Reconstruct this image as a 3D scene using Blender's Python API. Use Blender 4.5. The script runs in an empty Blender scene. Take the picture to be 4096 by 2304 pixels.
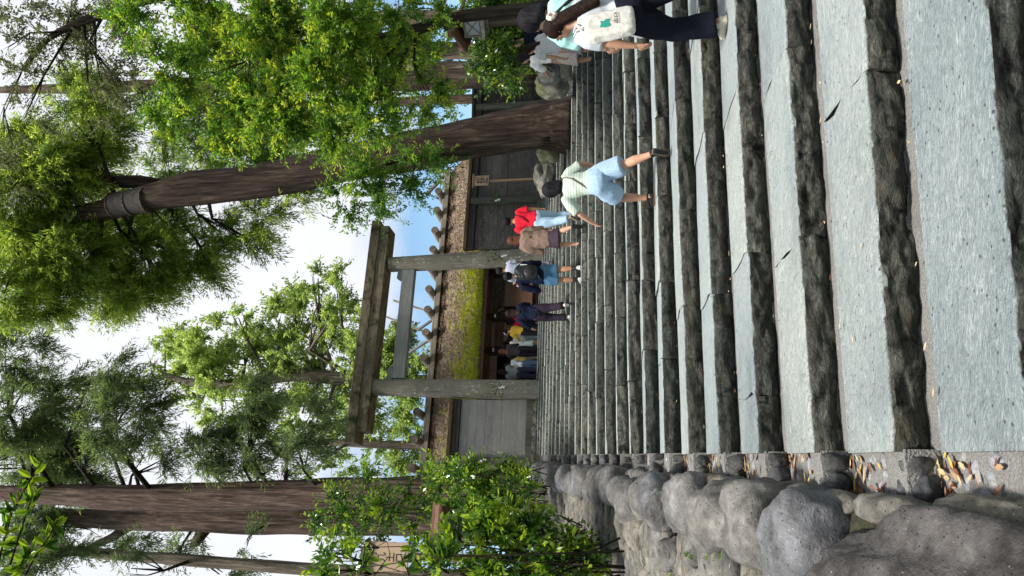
import bpy, bmesh, math, random
import numpy as np
from mathutils import Vector, Matrix, noise

scene = bpy.context.scene
COL = scene.collection
random.seed(7)
rng = np.random.default_rng(11)
rad = math.radians

# ------------------------------------------------------------------ camera
F_PX, PITCH, ROLL, EYE = 2843.0, rad(9.21), 0.0164, 1.44
_c, _s = math.cos(PITCH), math.sin(PITCH)
FWD = np.array([0.0, _c, _s]); UP0 = np.array([0.0, -_s, _c]); RT0 = np.array([1.0, 0, 0])
RT = RT0 * math.cos(ROLL) - UP0 * math.sin(ROLL)
UP = RT0 * math.sin(ROLL) + UP0 * math.cos(ROLL)
EYEP = np.array([0, 0, EYE])

cam_d = bpy.data.cameras.new('camera')
cam_d.sensor_fit = 'HORIZONTAL'; cam_d.sensor_width = 36.0
cam_d.lens = 36.0 * F_PX / 4096.0
cam_d.clip_start = 0.05; cam_d.clip_end = 2000.0
cam = bpy.data.objects.new('camera', cam_d); COL.objects.link(cam)
# the photograph is a portrait picture stored on its side: the camera is held rolled by a quarter turn
cam.matrix_world = Matrix(((-UP[0], RT[0], -FWD[0], 0), (-UP[1], RT[1], -FWD[1], 0), (-UP[2], RT[2], -FWD[2], EYE), (0, 0, 0, 1)))
scene.camera = cam

# ------------------------------------------------------------------ light
world = bpy.data.worlds.new('World'); scene.world = world; world.use_nodes = True
wt = world.node_tree; wt.nodes.clear()
SUN_EL, SUN_AZ = rad(64), rad(196)      # high sun behind thin cloud, behind and left of the viewer
def wn(t, **k):
    n = wt.nodes.new(t)
    for a, b in k.items(): setattr(n, a, b)
    return n
sky = wn('ShaderNodeTexSky', sky_type='NISHITA', sun_disc=False, sun_elevation=SUN_EL, sun_rotation=SUN_AZ)
tc = wn('ShaderNodeTexCoord')
sep = wn('ShaderNodeSeparateXYZ'); wt.links.new(tc.outputs['Generated'], sep.inputs[0])
no = wn('ShaderNodeTexNoise'); no.inputs['Scale'].default_value = 3.2; no.inputs['Detail'].default_value = 6; no.inputs['Roughness'].default_value = .55
mp = wn('ShaderNodeMapping'); mp.inputs['Scale'].default_value = (1, 1, 1.6); mp.inputs['Location'].default_value = (.35, .2, .1)
wt.links.new(tc.outputs['Generated'], mp.inputs[0]); wt.links.new(mp.outputs[0], no.inputs['Vector'])
m1 = wn('ShaderNodeMath', operation='MULTIPLY_ADD'); m1.inputs[1].default_value = 2.1; m1.inputs[2].default_value = -.62   # cloud thickens with height above the horizon
wt.links.new(sep.outputs[2], m1.inputs[0])
m2 = wn('ShaderNodeMath', operation='ADD'); wt.links.new(m1.outputs[0], m2.inputs[0]); wt.links.new(no.outputs['Fac'], m2.inputs[1])
cr = wn('ShaderNodeValToRGB'); cr.color_ramp.elements[0].position = .44; cr.color_ramp.elements[1].position = .72
wt.links.new(m2.outputs[0], cr.inputs[0])
no2 = wn('ShaderNodeTexNoise'); no2.inputs['Scale'].default_value = 2.0; no2.inputs['Detail'].default_value = 5
wt.links.new(mp.outputs[0], no2.inputs['Vector'])
cl = wn('ShaderNodeMix', data_type='RGBA'); cl.inputs[6].default_value = (4.7, 4.85, 5.3, 1); cl.inputs[7].default_value = (6.5, 6.6, 6.9, 1)
wt.links.new(no2.outputs['Fac'], cl.inputs[0])
skb = wn('ShaderNodeMix', data_type='RGBA', blend_type='MULTIPLY'); skb.inputs[0].default_value = 1; skb.inputs[7].default_value = (1.15, 1.3, 1.25, 1)
wt.links.new(sky.outputs[0], skb.inputs[6])
mx = wn('ShaderNodeMix', data_type='RGBA')
wt.links.new(cr.outputs['Color'], mx.inputs[0]); wt.links.new(skb.outputs[2], mx.inputs[6]); wt.links.new(cl.outputs[2], mx.inputs[7])
bg = wn('ShaderNodeBackground'); bg.inputs['Strength'].default_value = .075
wo = wn('ShaderNodeOutputWorld')
wt.links.new(mx.outputs[2], bg.inputs[0]); wt.links.new(bg.outputs[0], wo.inputs[0])

sun_d = bpy.data.lights.new('sun', 'SUN'); sun_d.energy = 3.6; sun_d.angle = rad(12); sun_d.color = (1, .96, .9)
sun = bpy.data.objects.new('sun', sun_d); COL.objects.link(sun)
# Nishita rotation is measured clockwise from +Y seen from above
sdir = Vector((math.sin(SUN_AZ) * math.cos(SUN_EL), math.cos(SUN_AZ) * math.cos(SUN_EL), math.sin(SUN_EL)))
sun.rotation_euler = sdir.to_track_quat('Z', 'Y').to_euler()

vs = scene.view_settings
vs.view_transform = 'Standard'; vs.look = 'None'; vs.gamma = 1; vs.use_curve_mapping = False
vs.exposure = 1.2
scene.display_settings.display_device = 'sRGB'
scene.cycles.use_denoising = True
try: scene.cycles.denoiser = 'OPENIMAGEDENOISE'
except Exception: pass
scene.cycles.max_bounces = 8; scene.cycles.diffuse_bounces = 4; scene.cycles.transparent_max_bounces = 8
scene.cycles.caustics_reflective = False; scene.cycles.caustics_refractive = False

# ------------------------------------------------------------------ measuring helpers (survey of the photograph)
def ray(x, y):
    u, v = 2304.0 - y, x
    return FWD + RT * (u - 1152) / F_PX - UP * (v - 2048) / F_PX
def pt(x, y, Y):
    d = ray(x, y); return EYEP + d * (Y / d[1])
def ptz(x, y, z):
    d = ray(x, y); return EYEP + d * ((z - EYE) / d[2])
def proj(p):
    q = np.asarray(p) - EYEP; d = q @ FWD
    return 1152 + F_PX * (q @ RT) / d, 2048 - F_PX * (q @ UP) / d

SA = rad(21.0)                       # the shrine front stands turned 21 degrees to the view
E1 = np.array([math.cos(SA), math.sin(SA), 0]); E2 = np.array([-math.sin(SA), math.cos(SA), 0])
TOP_Z = 25 * .18
SO = ptz(2148, 1561, TOP_Z)          # foot of the left torii pillar
def sh(x, y, b):
    """shrine coordinates (along the front, depth b, height above the terrace) of a point seen at x, y"""
    d = ray(x, y); k = ((SO - EYEP) @ E2 + b) / (d @ E2); p = EYEP + d * k
    return np.array([(p - SO) @ E1, b, p[2] - TOP_Z])
def shw(a, b, z):
    return SO + E1 * a + E2 * b + np.array([0, 0, z])

# ------------------------------------------------------------------ object helpers
MW = {}
def tag(o, label=None, cat=None, group=None, kind=None):
    if label: o['label'] = label
    if cat: o['category'] = cat
    if group: o['group'] = group
    if kind: o['kind'] = kind
    return o
def empty(name, loc=(0, 0, 0), rz=0.0, **k):
    o = bpy.data.objects.new(name, None); COL.objects.link(o)
    o.empty_display_size = .2
    o.location = tuple(loc); o.rotation_euler = (0, 0, rz)
    MW[o.name] = Matrix.Translation(Vector(tuple(float(q) for q in loc))) @ Matrix.Rotation(rz, 4, 'Z')
    return tag(o, **k)
def link(name, me, parent=None, **k):
    o = bpy.data.objects.new(name, me); COL.objects.link(o)
    if parent is not None:
        o.parent = parent; MW[o.name] = MW[parent.name]
    else: MW[o.name] = Matrix.Identity(4)
    return tag(o, **k)
def mesh_np(name, verts, faces, mats, smooth=True, attrs=None, parent=None, local=False, fattr=None, **k):
    """one mesh object from arrays; faces (n,3) or (n,4)"""
    v = np.asarray(verts, dtype=np.float64).reshape(-1, 3)
    if parent is not None and not local:
        mi = np.array(MW[parent.name].inverted()); v = v @ mi[:3, :3].T + mi[:3, 3]
    f = np.asarray(faces, dtype=np.int32); n, w = f.shape
    me = bpy.data.meshes.new(name)
    me.vertices.add(len(v)); me.vertices.foreach_set('co', v.astype(np.float32).ravel())
    me.loops.add(n * w); me.loops.foreach_set('vertex_index', f.ravel())
    me.polygons.add(n); me.polygons.foreach_set('loop_start', np.arange(0, n * w, w, dtype=np.int32))
    me.polygons.foreach_set('use_smooth', np.full(n, bool(smooth)))
    for m in (mats if isinstance(mats, (list, tuple)) else [mats]): me.materials.append(m)
    for an, vals in (fattr or {}).items():
        a = me.attributes.new(an, 'FLOAT', 'FACE'); a.data.foreach_set('value', np.asarray(vals, dtype=np.float32))
    me.update(calc_edges=True)
    return link(name, me, parent, **k)

class MB:
    def __init__(s): s.v, s.f, s.m = [], [], []
    def add(s, vs, fs, mi=0):
        o = len(s.v); s.v += [tuple(float(c) for c in q) for q in vs]; s.f += [tuple(o + i for i in f) for f in fs]; s.m += [mi] * len(fs)
        return s
    def box(s, c, size, ax=None, mi=0, bev=0.0, taper=1.0):
        """box centred at c, full sizes, optional 3 axis vectors; bev chamfers the four long edges along axis 0"""
        ax = np.eye(3) if ax is None else np.asarray(ax, float)
        hx, hy, hz = np.asarray(size, float) / 2; c = np.asarray(c, float)
        b = min(bev, hy * .9, hz * .9)
        prof = [(-hy, -hz), (hy, -hz), (hy, hz), (-hy, hz)] if b <= 0 else [(-hy + b, -hz), (hy - b, -hz), (hy, -hz + b), (hy, hz - b), (hy - b, hz), (-hy + b, hz), (-hy, hz - b), (-hy, -hz + b)]
        n = len(prof)
        vs = [c + ax[0] * -hx + ax[1] * p[0] + ax[2] * p[1] for p in prof] + [c + ax[0] * hx + ax[1] * p[0] * taper + ax[2] * p[1] * taper for p in prof]
        fs = [(i, (i + 1) % n, n + (i + 1) % n, n + i) for i in range(n)] + [tuple(range(n - 1, -1, -1)), tuple(range(n, 2 * n))]
        return s.add(vs, fs, mi)
    def bar(s, p, q, w, h, up=(0, 0, 1), mi=0, bev=0.0):
        p = np.asarray(p, float); q = np.asarray(q, float); d = q - p; L = np.linalg.norm(d); d = d / L
        side = np.cross(np.asarray(up, float), d); side /= np.linalg.norm(side); u2 = np.cross(d, side)
        return s.box((p + q) / 2, (L, w, h), (d, side, u2), mi, bev)
    def tube(s, path, radii, seg=10, mi=0, caps=True, rough=0.0, seed=0.0, flat=1.0, up=None, rfreq=1.0):
        P = np.asarray(path, float); n = len(P); R = np.broadcast_to(np.asarray(radii, float), (n,)) if np.ndim(radii) < 2 else None
        vs = []; prev = None
        for i in range(n):
            d = P[min(i + 1, n - 1)] - P[max(i - 1, 0)]; d = d / (np.linalg.norm(d) + 1e-9)
            if prev is None:
                ref = np.array(up if up is not None else ((0, 0, 1) if abs(d[2]) < .9 else (1, 0, 0)), float)
                a = np.cross(ref, d); a /= np.linalg.norm(a)
            else:
                a = prev - d * (prev @ d); a /= np.linalg.norm(a)
            prev = a; b = np.cross(d, a)
            for k in range(seg):
                t = 2 * math.pi * k / seg
                r = R[i]
                if rough and seg > 30: r = r * (1 + .05 * noise.noise(Vector((math.cos(t) * 9 + seed, math.sin(t) * 9, i * .12))))
                if rough: r = r * (1 + rough * noise.noise(Vector((math.cos(t) * 2.2 + seed, math.sin(t) * 2.2, i * .35 * rfreq))))
                vs.append(P[i] + a * math.cos(t) * r + b * math.sin(t) * r * flat)
        fs = []
        for i in range(n - 1):
            for k in range(seg):
                fs.append((i * seg + k, i * seg + (k + 1) % seg, (i + 1) * seg + (k + 1) % seg, (i + 1) * seg + k))
        if caps:
            fs.append(tuple(range(seg - 1, -1, -1))); fs.append(tuple((n - 1) * seg + k for k in range(seg)))
        return s.add(vs, fs, mi)
    def ball(s, c, r, ax=None, mi=0, nu=12, nv=8, disp=None):
        c = np.asarray(c, float); r = np.broadcast_to(np.asarray(r, float), (3,)); ax = np.eye(3) if ax is None else np.asarray(ax, float)
        vs = []
        for j in range(nv + 1):
            t = math.pi * j / nv
            for k in range(nu):
                p = 2 * math.pi * k / nu
                q = np.array([math.sin(t) * math.cos(p), math.sin(t) * math.sin(p), math.cos(t)])
                m = 1.0 if disp is None else disp(q)
                vs.append(c + (q * r * m) @ ax)
        fs = []
        for j in range(nv):
            for k in range(nu):
                a, b = j * nu + k, j * nu + (k + 1) % nu
                if j == 0: fs.append((a, a + nu, b + nu)) 
                elif j == nv - 1: fs.append((a, a + nu, b))
                else: fs.append((a, a + nu, b + nu, b))
        return s.add(vs, fs, mi)
    def prism(s, prof, p, q, axes, mi=0):
        """2-D profile swept from p to q; axes = two vectors of the profile plane"""
        p = np.asarray(p, float); q = np.asarray(q, float); A, B = np.asarray(axes[0], float), np.asarray(axes[1], float); n = len(prof)
        vs = [p + A * c[0] + B * c[1] for c in prof] + [q + A * c[0] + B * c[1] for c in prof]
        fs = [(i, (i + 1) % n, n + (i + 1) % n, n + i) for i in range(n)] + [tuple(range(n - 1, -1, -1)), tuple(range(n, 2 * n))]
        return s.add(vs, fs, mi)
    def me(s, name, mats, smooth=False, parent=None, local=False):
        v = s.v
        if parent is not None and not local:
            mi = MW[parent.name].inverted(); v = [mi @ Vector(q) for q in v]
        me = bpy.data.meshes.new(name); me.from_pydata([tuple(q) for q in v], [], s.f)
        for m in (mats if isinstance(mats, (list, tuple)) else [mats]): me.materials.append(m)
        me.polygons.foreach_set('material_index', s.m)
        bm = bmesh.new(); bm.from_mesh(me); bmesh.ops.recalc_face_normals(bm, faces=bm.faces); bm.to_mesh(me); bm.free()
        if smooth is True: me.polygons.foreach_set('use_smooth', [True] * len(me.polygons))
        elif smooth:
            me.polygons.foreach_set('use_smooth', [True] * len(me.polygons)); me.set_sharp_from_angle(angle=rad(smooth))
        me.update()
        return me
    def build(s, name, mats, parent=None, smooth=False, local=False, **k):
        return link(name, s.me(name, mats, smooth, parent, local), parent, **k)

# ------------------------------------------------------------------ materials
class NT:
    def __init__(s, name):
        s.m = bpy.data.materials.new(name); s.m.use_nodes = True; s.t = s.m.node_tree; s.t.nodes.clear()
        s.out = s.n('ShaderNodeOutputMaterial')
    def n(s, t, **k):
        q = s.t.nodes.new(t)
        for a, b in k.items(): setattr(q, a, b)
        return q
    def put(s, sock, v):
        if isinstance(v, bpy.types.NodeSocket): s.t.links.new(v, sock)
        elif v is not None:
            try: sock.default_value = v
            except Exception: sock.default_value = (*v, 1)
    def coord(s, kind='Object', scale=(1, 1, 1), rot=(0, 0, 0), loc=(0, 0, 0)):
        c = s.n('ShaderNodeTexCoord'); m = s.n('ShaderNodeMapping')
        m.inputs['Scale'].default_value = scale; m.inputs['Rotation'].default_value = rot; m.inputs['Location'].default_value = loc
        s.t.links.new(c.outputs[kind], m.inputs[0]); return m.outputs[0]
    def noise(s, vec, scale, detail=5, rough=.55, dist=0.0):
        q = s.n('ShaderNodeTexNoise'); s.put(q.inputs['Vector'], vec)
        q.inputs['Scale'].default_value = scale; q.inputs['Detail'].default_value = detail; q.inputs['Roughness'].default_value = rough; q.inputs['Distortion'].default_value = dist
        return q.outputs['Fac']
    def vor(s, vec, scale, feature='F1', rnd=1.0):
        q = s.n('ShaderNodeTexVoronoi', feature=feature); s.put(q.inputs['Vector'], vec); q.inputs['Scale'].default_value = scale; q.inputs['Randomness'].default_value = rnd
        return q.outputs['Distance']
    def wave(s, vec, scale, dist=4, detail=3, dscale=1.5, direc='X'):
        q = s.n('ShaderNodeTexWave', bands_direction=direc); s.put(q.inputs['Vector'], vec); q.inputs['Scale'].default_value = scale
        q.inputs['Distortion'].default_value = dist; q.inputs['Detail'].default_value = detail; q.inputs['Detail Scale'].default_value = dscale
        return q.outputs['Fac']
    def ramp(s, fac, stops, interp='LINEAR'):
        q = s.n('ShaderNodeValToRGB'); q.color_ramp.interpolation = interp
        e = q.color_ramp.elements
        while len(e) < len(stops): e.new(.5)
        for i, (p, c) in enumerate(stops):
            e[i].position = p; e[i].color = (c, c, c, 1) if isinstance(c, (int, float)) else (*c, 1)
        s.put(q.inputs[0], fac); return q.outputs[0]
    def mix(s, fac, a, b, mode='MIX'):
        q = s.n('ShaderNodeMix', data_type='RGBA', blend_type=mode); s.put(q.inputs[0], fac); s.put(q.inputs[6], a); s.put(q.inputs[7], b)
        return q.outputs[2]
    def math(s, op, a, b=None, c=None, clamp=False):
        q = s.n('ShaderNodeMath', operation=op, use_clamp=clamp); s.put(q.inputs[0], a)
        if b is not None: s.put(q.inputs[1], b)
        if c is not None: s.put(q.inputs[2], c)
        return q.outputs[0]
    def attr(s, name): return s.n('ShaderNodeAttribute', attribute_name=name).outputs['Fac']
    def objrand(s): return s.n('ShaderNodeObjectInfo').outputs['Random']
    def normz(s):
        g = s.n('ShaderNodeNewGeometry'); q = s.n('ShaderNodeSeparateXYZ'); s.t.links.new(g.outputs['Normal'], q.inputs[0]); return q.outputs[2]
    def done(s, color, rough=.8, bump=None, bstr=.3, bdist=.02, spec=.4, normal=None, trans=None, tcol=None, metal=0.0, sheen=0.0):
        p = s.n('ShaderNodeBsdfPrincipled'); s.put(p.inputs['Base Color'], color); s.put(p.inputs['Roughness'], rough)
        s.put(p.inputs['Specular IOR Level'], spec); p.inputs['Metallic'].default_value = metal
        if sheen: p.inputs['Sheen Weight'].default_value = sheen
        if bump is not None:
            b = s.n('ShaderNodeBump'); b.inputs['Strength'].default_value = bstr; b.inputs['Distance'].default_value = bdist
            s.put(b.inputs['Height'], bump); s.t.links.new(b.outputs[0], p.inputs['Normal'])
        o = p.outputs[0]
        if trans:
            t = s.n('ShaderNodeBsdfTranslucent'); s.put(t.inputs[0], tcol if tcol is not None else color)
            mxs = s.n('ShaderNodeMixShader'); mxs.inputs[0].default_value = trans
            s.t.links.new(o, mxs.inputs[1]); s.t.links.new(t.outputs[0], mxs.inputs[2]); o = mxs.outputs[0]
        s.t.links.new(o, s.out.inputs[0]); return s.m

M = {}
def mat_stair(name='stair_schist', fk=1.0):
    s = NT(name)
    r = s.objrand(); ra = s.math('MULTIPLY', r, 9.0)
    c0 = s.coord('Object')
    off = s.n('ShaderNodeVectorMath', operation='ADD'); s.put(off.inputs[0], c0)
    cx = s.n('ShaderNodeCombineXYZ'); s.put(cx.inputs[0], ra); s.put(cx.inputs[1], ra); s.put(off.inputs[1], cx.outputs[0]); v = off.outputs[0]
    rot = s.n('ShaderNodeVectorRotate', rotation_type='Z_AXIS'); s.put(rot.inputs[0], v); s.put(rot.inputs['Angle'], s.math('MULTIPLY_ADD', r, .5, .05)); vr = rot.outputs[0]
    st = s.n('ShaderNodeMapping'); st.inputs['Scale'].default_value = (3.2, 11, 9); s.put(st.inputs[0], vr)
    grain = s.noise(st.outputs[0], 4.6, 8, .7, 2.6)
    fine = s.noise(v, 120, 3, .6)
    # worn, foot-polished tops are pale; the hewn faces stay dark
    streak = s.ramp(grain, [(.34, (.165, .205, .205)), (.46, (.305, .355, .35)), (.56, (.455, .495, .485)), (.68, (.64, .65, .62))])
    big = s.noise(v, 1.1, 4, .5)
    top = s.mix(s.math('MULTIPLY', s.ramp(big, [(.35, 0), (.7, 1)]), .35), streak, (.28, .345, .36))
    top = s.mix(1.0, top, s.ramp(s.noise(c0, .8, 5, .6, .8), [(.3, (.72, .74, .76)), (.5, (1, 1, 1)), (.7, (1.14, 1.12, 1.1))]), 'MULTIPLY')
    top = s.mix(1.0, top, s.ramp(r, [(0, (.84, .87, .9)), (.5, (1, 1, 1)), (1, (1.1, 1.06, 1.0))]), 'MULTIPLY')
    damp = s.ramp(s.noise(c0, 2.7, 6, .65, .5), [(.56, 0), (.72, 1)])
    top = s.mix(s.math('MULTIPLY', damp, .4), top, (.2, .225, .215))
    speck = s.ramp(s.vor(v, 19), [(.0, 1), (.13, 1), (.18, 0)])
    spk2 = s.math('MULTIPLY', speck, s.ramp(s.noise(v, 3.0, 2), [(.44, 0), (.52, 1)]))
    top = s.mix(s.math('MULTIPLY', spk2, .85), top, (.06, .065, .07))
    stf = s.n('ShaderNodeMapping'); stf.inputs['Scale'].default_value = (5, 5, 13); stf.inputs['Rotation'].default_value = (0, .45, 0); s.put(stf.inputs[0], v)
    lay = s.noise(stf.outputs[0], 3.2, 8, .7, .9)
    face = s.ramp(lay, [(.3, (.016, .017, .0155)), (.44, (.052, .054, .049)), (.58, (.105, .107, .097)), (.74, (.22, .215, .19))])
    blot = s.ramp(s.noise(v, 7.5, 5, .65, .6), [(.36, .18), (.47, 1), (.6, 1.0), (.75, 1.5)])
    face = s.mix(1.0, face, blot, 'MULTIPLY')
    fac2 = s.vor(v, 13, 'SMOOTH_F1')
    rust = s.ramp(s.noise(v, 4.2, 4), [(.55, 0), (.72, 1)])
    face = s.mix(s.math('MULTIPLY', rust, .5), face, (.07, .047, .03))
    face = s.mix(s.math('MULTIPLY', s.ramp(s.noise(v, 1.7, 3), [(.4, 0), (.65, 1)]), .35), face, (.06, .07, .06))
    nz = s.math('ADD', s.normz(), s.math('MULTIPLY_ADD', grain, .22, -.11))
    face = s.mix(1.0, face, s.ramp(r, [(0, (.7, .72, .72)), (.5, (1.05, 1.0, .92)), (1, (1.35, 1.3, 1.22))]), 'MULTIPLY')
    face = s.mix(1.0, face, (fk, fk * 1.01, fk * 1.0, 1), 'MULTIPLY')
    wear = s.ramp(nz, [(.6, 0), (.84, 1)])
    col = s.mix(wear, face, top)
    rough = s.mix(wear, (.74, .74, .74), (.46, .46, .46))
    hgt = s.math('ADD', s.math('MULTIPLY', grain, .5), s.math('ADD', s.math('MULTIPLY', lay, .8), s.math('ADD', s.math('MULTIPLY', fine, .25), s.math('MULTIPLY', fac2, .5))))
    return s.done(col, rough, hgt, 1.0, .045, s.mix(wear, (.12, .12, .12), (.4, .4, .4)))
M['stair'] = mat_stair(); M['stair_skylit'] = mat_stair('skylit_stair_schist', 1.32)  # upper steps: extra sky light painted into the face colour

def mat_rock(name, dark, mid, light, moss=0.0, scale=1.0, spec=.16):
    s = NT(name); r = s.objrand()
    c0 = s.coord('Object'); off = s.n('ShaderNodeVectorMath', operation='ADD'); s.put(off.inputs[0], c0)
    cx = s.n('ShaderNodeCombineXYZ'); s.put(cx.inputs[0], s.math('MULTIPLY', r, 13)); s.put(cx.inputs[2], s.math('MULTIPLY', r, 7)); s.put(off.inputs[1], cx.outputs[0]); v = off.outputs[0]
    a = s.noise(v, 2.6 * scale, 7, .62, .5); b = s.noise(v, 9 * scale, 6, .7); 
    st = s.n('ShaderNodeMapping'); st.inputs['Scale'].default_value = (3, 1, 6); st.inputs['Rotation'].default_value = (.4, .3, .6); s.put(st.inputs[0], v)
    vein = s.noise(st.outputs[0], 3.5 * scale, 6, .65, 1.2)
    col = s.ramp(a, [(.3, dark), (.5, mid), (.72, light)])
    col = s.mix(.3, col, s.ramp(vein, [(.35, dark), (.55, mid), (.75, light)]))
    tone = s.ramp(r, [(0, (.86, .88, .95)), (.5, (1, .97, .95)), (1, (1.05, 1.0, .9))])
    col = s.mix(1.0, col, tone, 'MULTIPLY')
    lich = s.ramp(s.vor(v, 34 * scale), [(0, 1), (.1, .8), (.16, 0)])
    col = s.mix(s.math('MULTIPLY', lich, s.ramp(s.noise(v, 5, 2), [(.5, 0), (.65, .55)])), col, (.42, .42, .38))
    pit = s.ramp(s.vor(v, 30 * scale), [(0, 0), (.08, .3), (.16, 1)])
    col = s.mix(1.0, col, s.ramp(pit, [(0, .25), (.5, .95), (1, 1.08)]), 'MULTIPLY')
    col = s.mix(1.0, col, s.ramp(b, [(.3, .5), (.5, 1.0), (.7, 1.45)]), 'MULTIPLY')
    if moss:
        ms = s.math('MULTIPLY', s.ramp(s.math('ADD', s.noise(v, 2.2, 5), s.math('MULTIPLY', s.normz(), .12)), [(.62 - moss * .3, 0), (.72 - moss * .3, 1)]), .85)
        col = s.mix(ms, col, s.ramp(s.noise(v, 40, 2), [(.3, (.025, .036, .01)), (.7, (.085, .105, .028))]))
    lump = s.vor(v, 5 * scale, 'SMOOTH_F1'); gr = s.noise(v, 45 * scale, 3, .6)
    h = s.math('ADD', s.math('ADD', s.math('MULTIPLY', b, .45), s.math('MULTIPLY', gr, .12)), s.math('ADD', s.math('MULTIPLY', lump, .7), s.math('ADD', s.math('MULTIPLY', vein, .12), s.math('MULTIPLY', pit, .25))))
    return s.done(col, s.ramp(a, [(.3, .55), (.7, .75)]), h, .9, .05, spec)
M['boulder'] = mat_rock('river_boulder', (.016, .0145, .0135), (.047, .043, .041), (.125, .122, .12), spec=.3)
M['slab'] = mat_rock('bank_slab', (.034, .032, .028), (.105, .1, .088), (.215, .208, .185))
M['bank_boulder'] = mat_rock('crest_boulder', (.034, .032, .031), (.096, .094, .092), (.2, .2, .203), spec=.3)
M['mossrock'] = mat_rock('mossy_rock', (.035, .036, .026), (.1, .1, .075), (.22, .22, .17), moss=.5, scale=1.4)
M['greyrock'] = mat_rock('grey_rock', (.04, .037, .03), (.12, .113, .095), (.24, .23, .195), moss=.05)
M['cobble'] = mat_rock('gutter_cobble', (.02, .021, .022), (.065, .067, .07), (.15, .155, .16), scale=3)
M['pebble'] = mat_rock('pebble', (.15, .155, .17), (.26, .27, .29), (.36, .37, .39), scale=4)

def mat_mortar():
    s = NT('mortar'); v = s.coord('Object')
    a = s.noise(v, 90, 4, .75); p = s.vor(v, 70); b = s.noise(v, 3, 4)
    col = s.ramp(a, [(.3, (.075, .073, .068)), (.5, (.19, .186, .174)), (.72, (.35, .342, .32))])
    col = s.mix(.4, col, s.ramp(p, [(.1, (.25, .245, .23)), (.5, (.12, .118, .11))]))
    col = s.mix(s.ramp(b, [(.5, 0), (.75, .6)]), col, (.08, .075, .065))
    return s.done(col, .9, s.math('ADD', a, p), .8, .012)
M['mortar'] = mat_mortar()
def mat_ground():
    s = NT('forest_floor'); v = s.coord('Object')
    a = s.noise(v, 1.5, 7, .65); b = s.noise(v, 26, 5, .7)
    col = s.ramp(b, [(.3, (.012, .009, .006)), (.55, (.045, .033, .02)), (.75, (.11, .085, .05))])
    col = s.mix(s.ramp(a, [(.48, 0), (.62, .7)]), col, (.03, .045, .014))
    return s.done(col, .95, b, .9, .05)
M['ground'] = mat_ground()
def mat_gravel():
    s = NT('terrace_gravel'); v = s.coord('Object'); p = s.vor(v, 22)
    return s.done(s.ramp(s.noise(v, 15, 5, .7), [(.3, (.14, .135, .12)), (.7, (.36, .35, .32))]), .9, p, .6, .03)
M['gravel'] = mat_gravel()

def mat_wood(name, dark, mid, light, streak=14.0, axis=0, stain=None, moss=0.0, lichen=0.0, rough=.75):
    """weathered timber, the grain running along a local axis"""
    s = NT(name); sc = [streak, streak, streak]; sc[axis] = .9
    r = s.objrand(); v0 = s.coord('Object'); off = s.n('ShaderNodeVectorMath', operation='ADD'); s.put(off.inputs[0], v0)
    cx = s.n('ShaderNodeCombineXYZ'); [s.put(cx.inputs[i], s.math('MULTIPLY', r, 5 + 3 * i)) for i in range(3)]; s.put(off.inputs[1], cx.outputs[0]); v = off.outputs[0]
    m = s.n('ShaderNodeMapping'); m.inputs['Scale'].default_value = sc; s.put(m.inputs[0], v)
    g = s.noise(m.outputs[0], 1.6, 8, .66, .6); big = s.noise(v, 1.3, 5, .6)
    col = s.ramp(g, [(.28, dark), (.5, mid), (.74, light)])
    col = s.mix(s.ramp(big, [(.38, .55), (.62, 0)]), col, dark)
    col = s.mix(1.0, col, s.ramp(r, [(0, (.86, .86, .88)), (1, (1.1, 1.08, 1.04))]), 'MULTIPLY')
    if stain: col = s.mix(s.ramp(s.noise(v, 2.1, 5, .6, 1), [(.5, 0), (.64, .8)]), col, stain)
    if moss: col = s.mix(s.math('MULTIPLY', s.ramp(s.noise(v, 3.1, 6, .7), [(.5, 0), (.64, 1)]), moss), col, (.06, .075, .025))
    if lichen:
        m2_ = s.n('ShaderNodeMapping'); sl = [7.5] * 3; sl[axis] = 3.6; m2_.inputs['Scale'].default_value = sl; s.put(m2_.inputs[0], v)
        d = s.math('ADD', s.vor(m2_.outputs[0], 1.25), s.math('MULTIPLY_ADD', s.noise(v, 12, 3), .3, -.15))
        spots = s.math('MULTIPLY', s.ramp(d, [(.2, 1), (.27, 0)]), s.ramp(s.noise(v, .9, 2), [(.42, 0), (.55, 1)]))
        col = s.mix(s.math('MULTIPLY', spots, lichen), col, (.42, .4, .36))
    return s.done(col, rough, g, .45, .012, .12)
M['torii_v'] = mat_wood('torii_pillar_wood', (.14, .122, .098), (.232, .207, .17), (.31, .284, .238), 9, 2, lichen=.9, moss=.4)
M['torii_h'] = mat_wood('torii_beam_wood', (.085, .066, .047), (.2, .158, .11), (.35, .285, .2), 14, 0, stain=(.024, .022, .017), moss=.3)
M['torii_u'] = mat_wood('tie_beam_wood', (.12, .12, .12), (.2, .2, .198), (.27, .27, .265), 12, 0)
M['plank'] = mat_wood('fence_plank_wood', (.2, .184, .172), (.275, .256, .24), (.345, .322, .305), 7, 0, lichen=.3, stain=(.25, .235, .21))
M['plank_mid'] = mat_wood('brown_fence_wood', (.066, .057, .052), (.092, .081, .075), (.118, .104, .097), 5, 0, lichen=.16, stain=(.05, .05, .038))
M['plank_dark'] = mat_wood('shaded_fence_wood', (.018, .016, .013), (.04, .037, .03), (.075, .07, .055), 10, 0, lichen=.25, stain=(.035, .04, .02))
M['post_wood'] = mat_wood('fence_post_wood', (.045, .042, .034), (.1, .097, .078), (.18, .17, .14), 9, 2, moss=.5)
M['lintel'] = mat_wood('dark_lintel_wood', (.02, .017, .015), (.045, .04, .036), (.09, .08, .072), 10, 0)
M['cap'] = mat_wood('cap_beam_wood', (.045, .03, .014), (.1, .066, .032), (.2, .13, .06), 9, 0, moss=.4)
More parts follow.
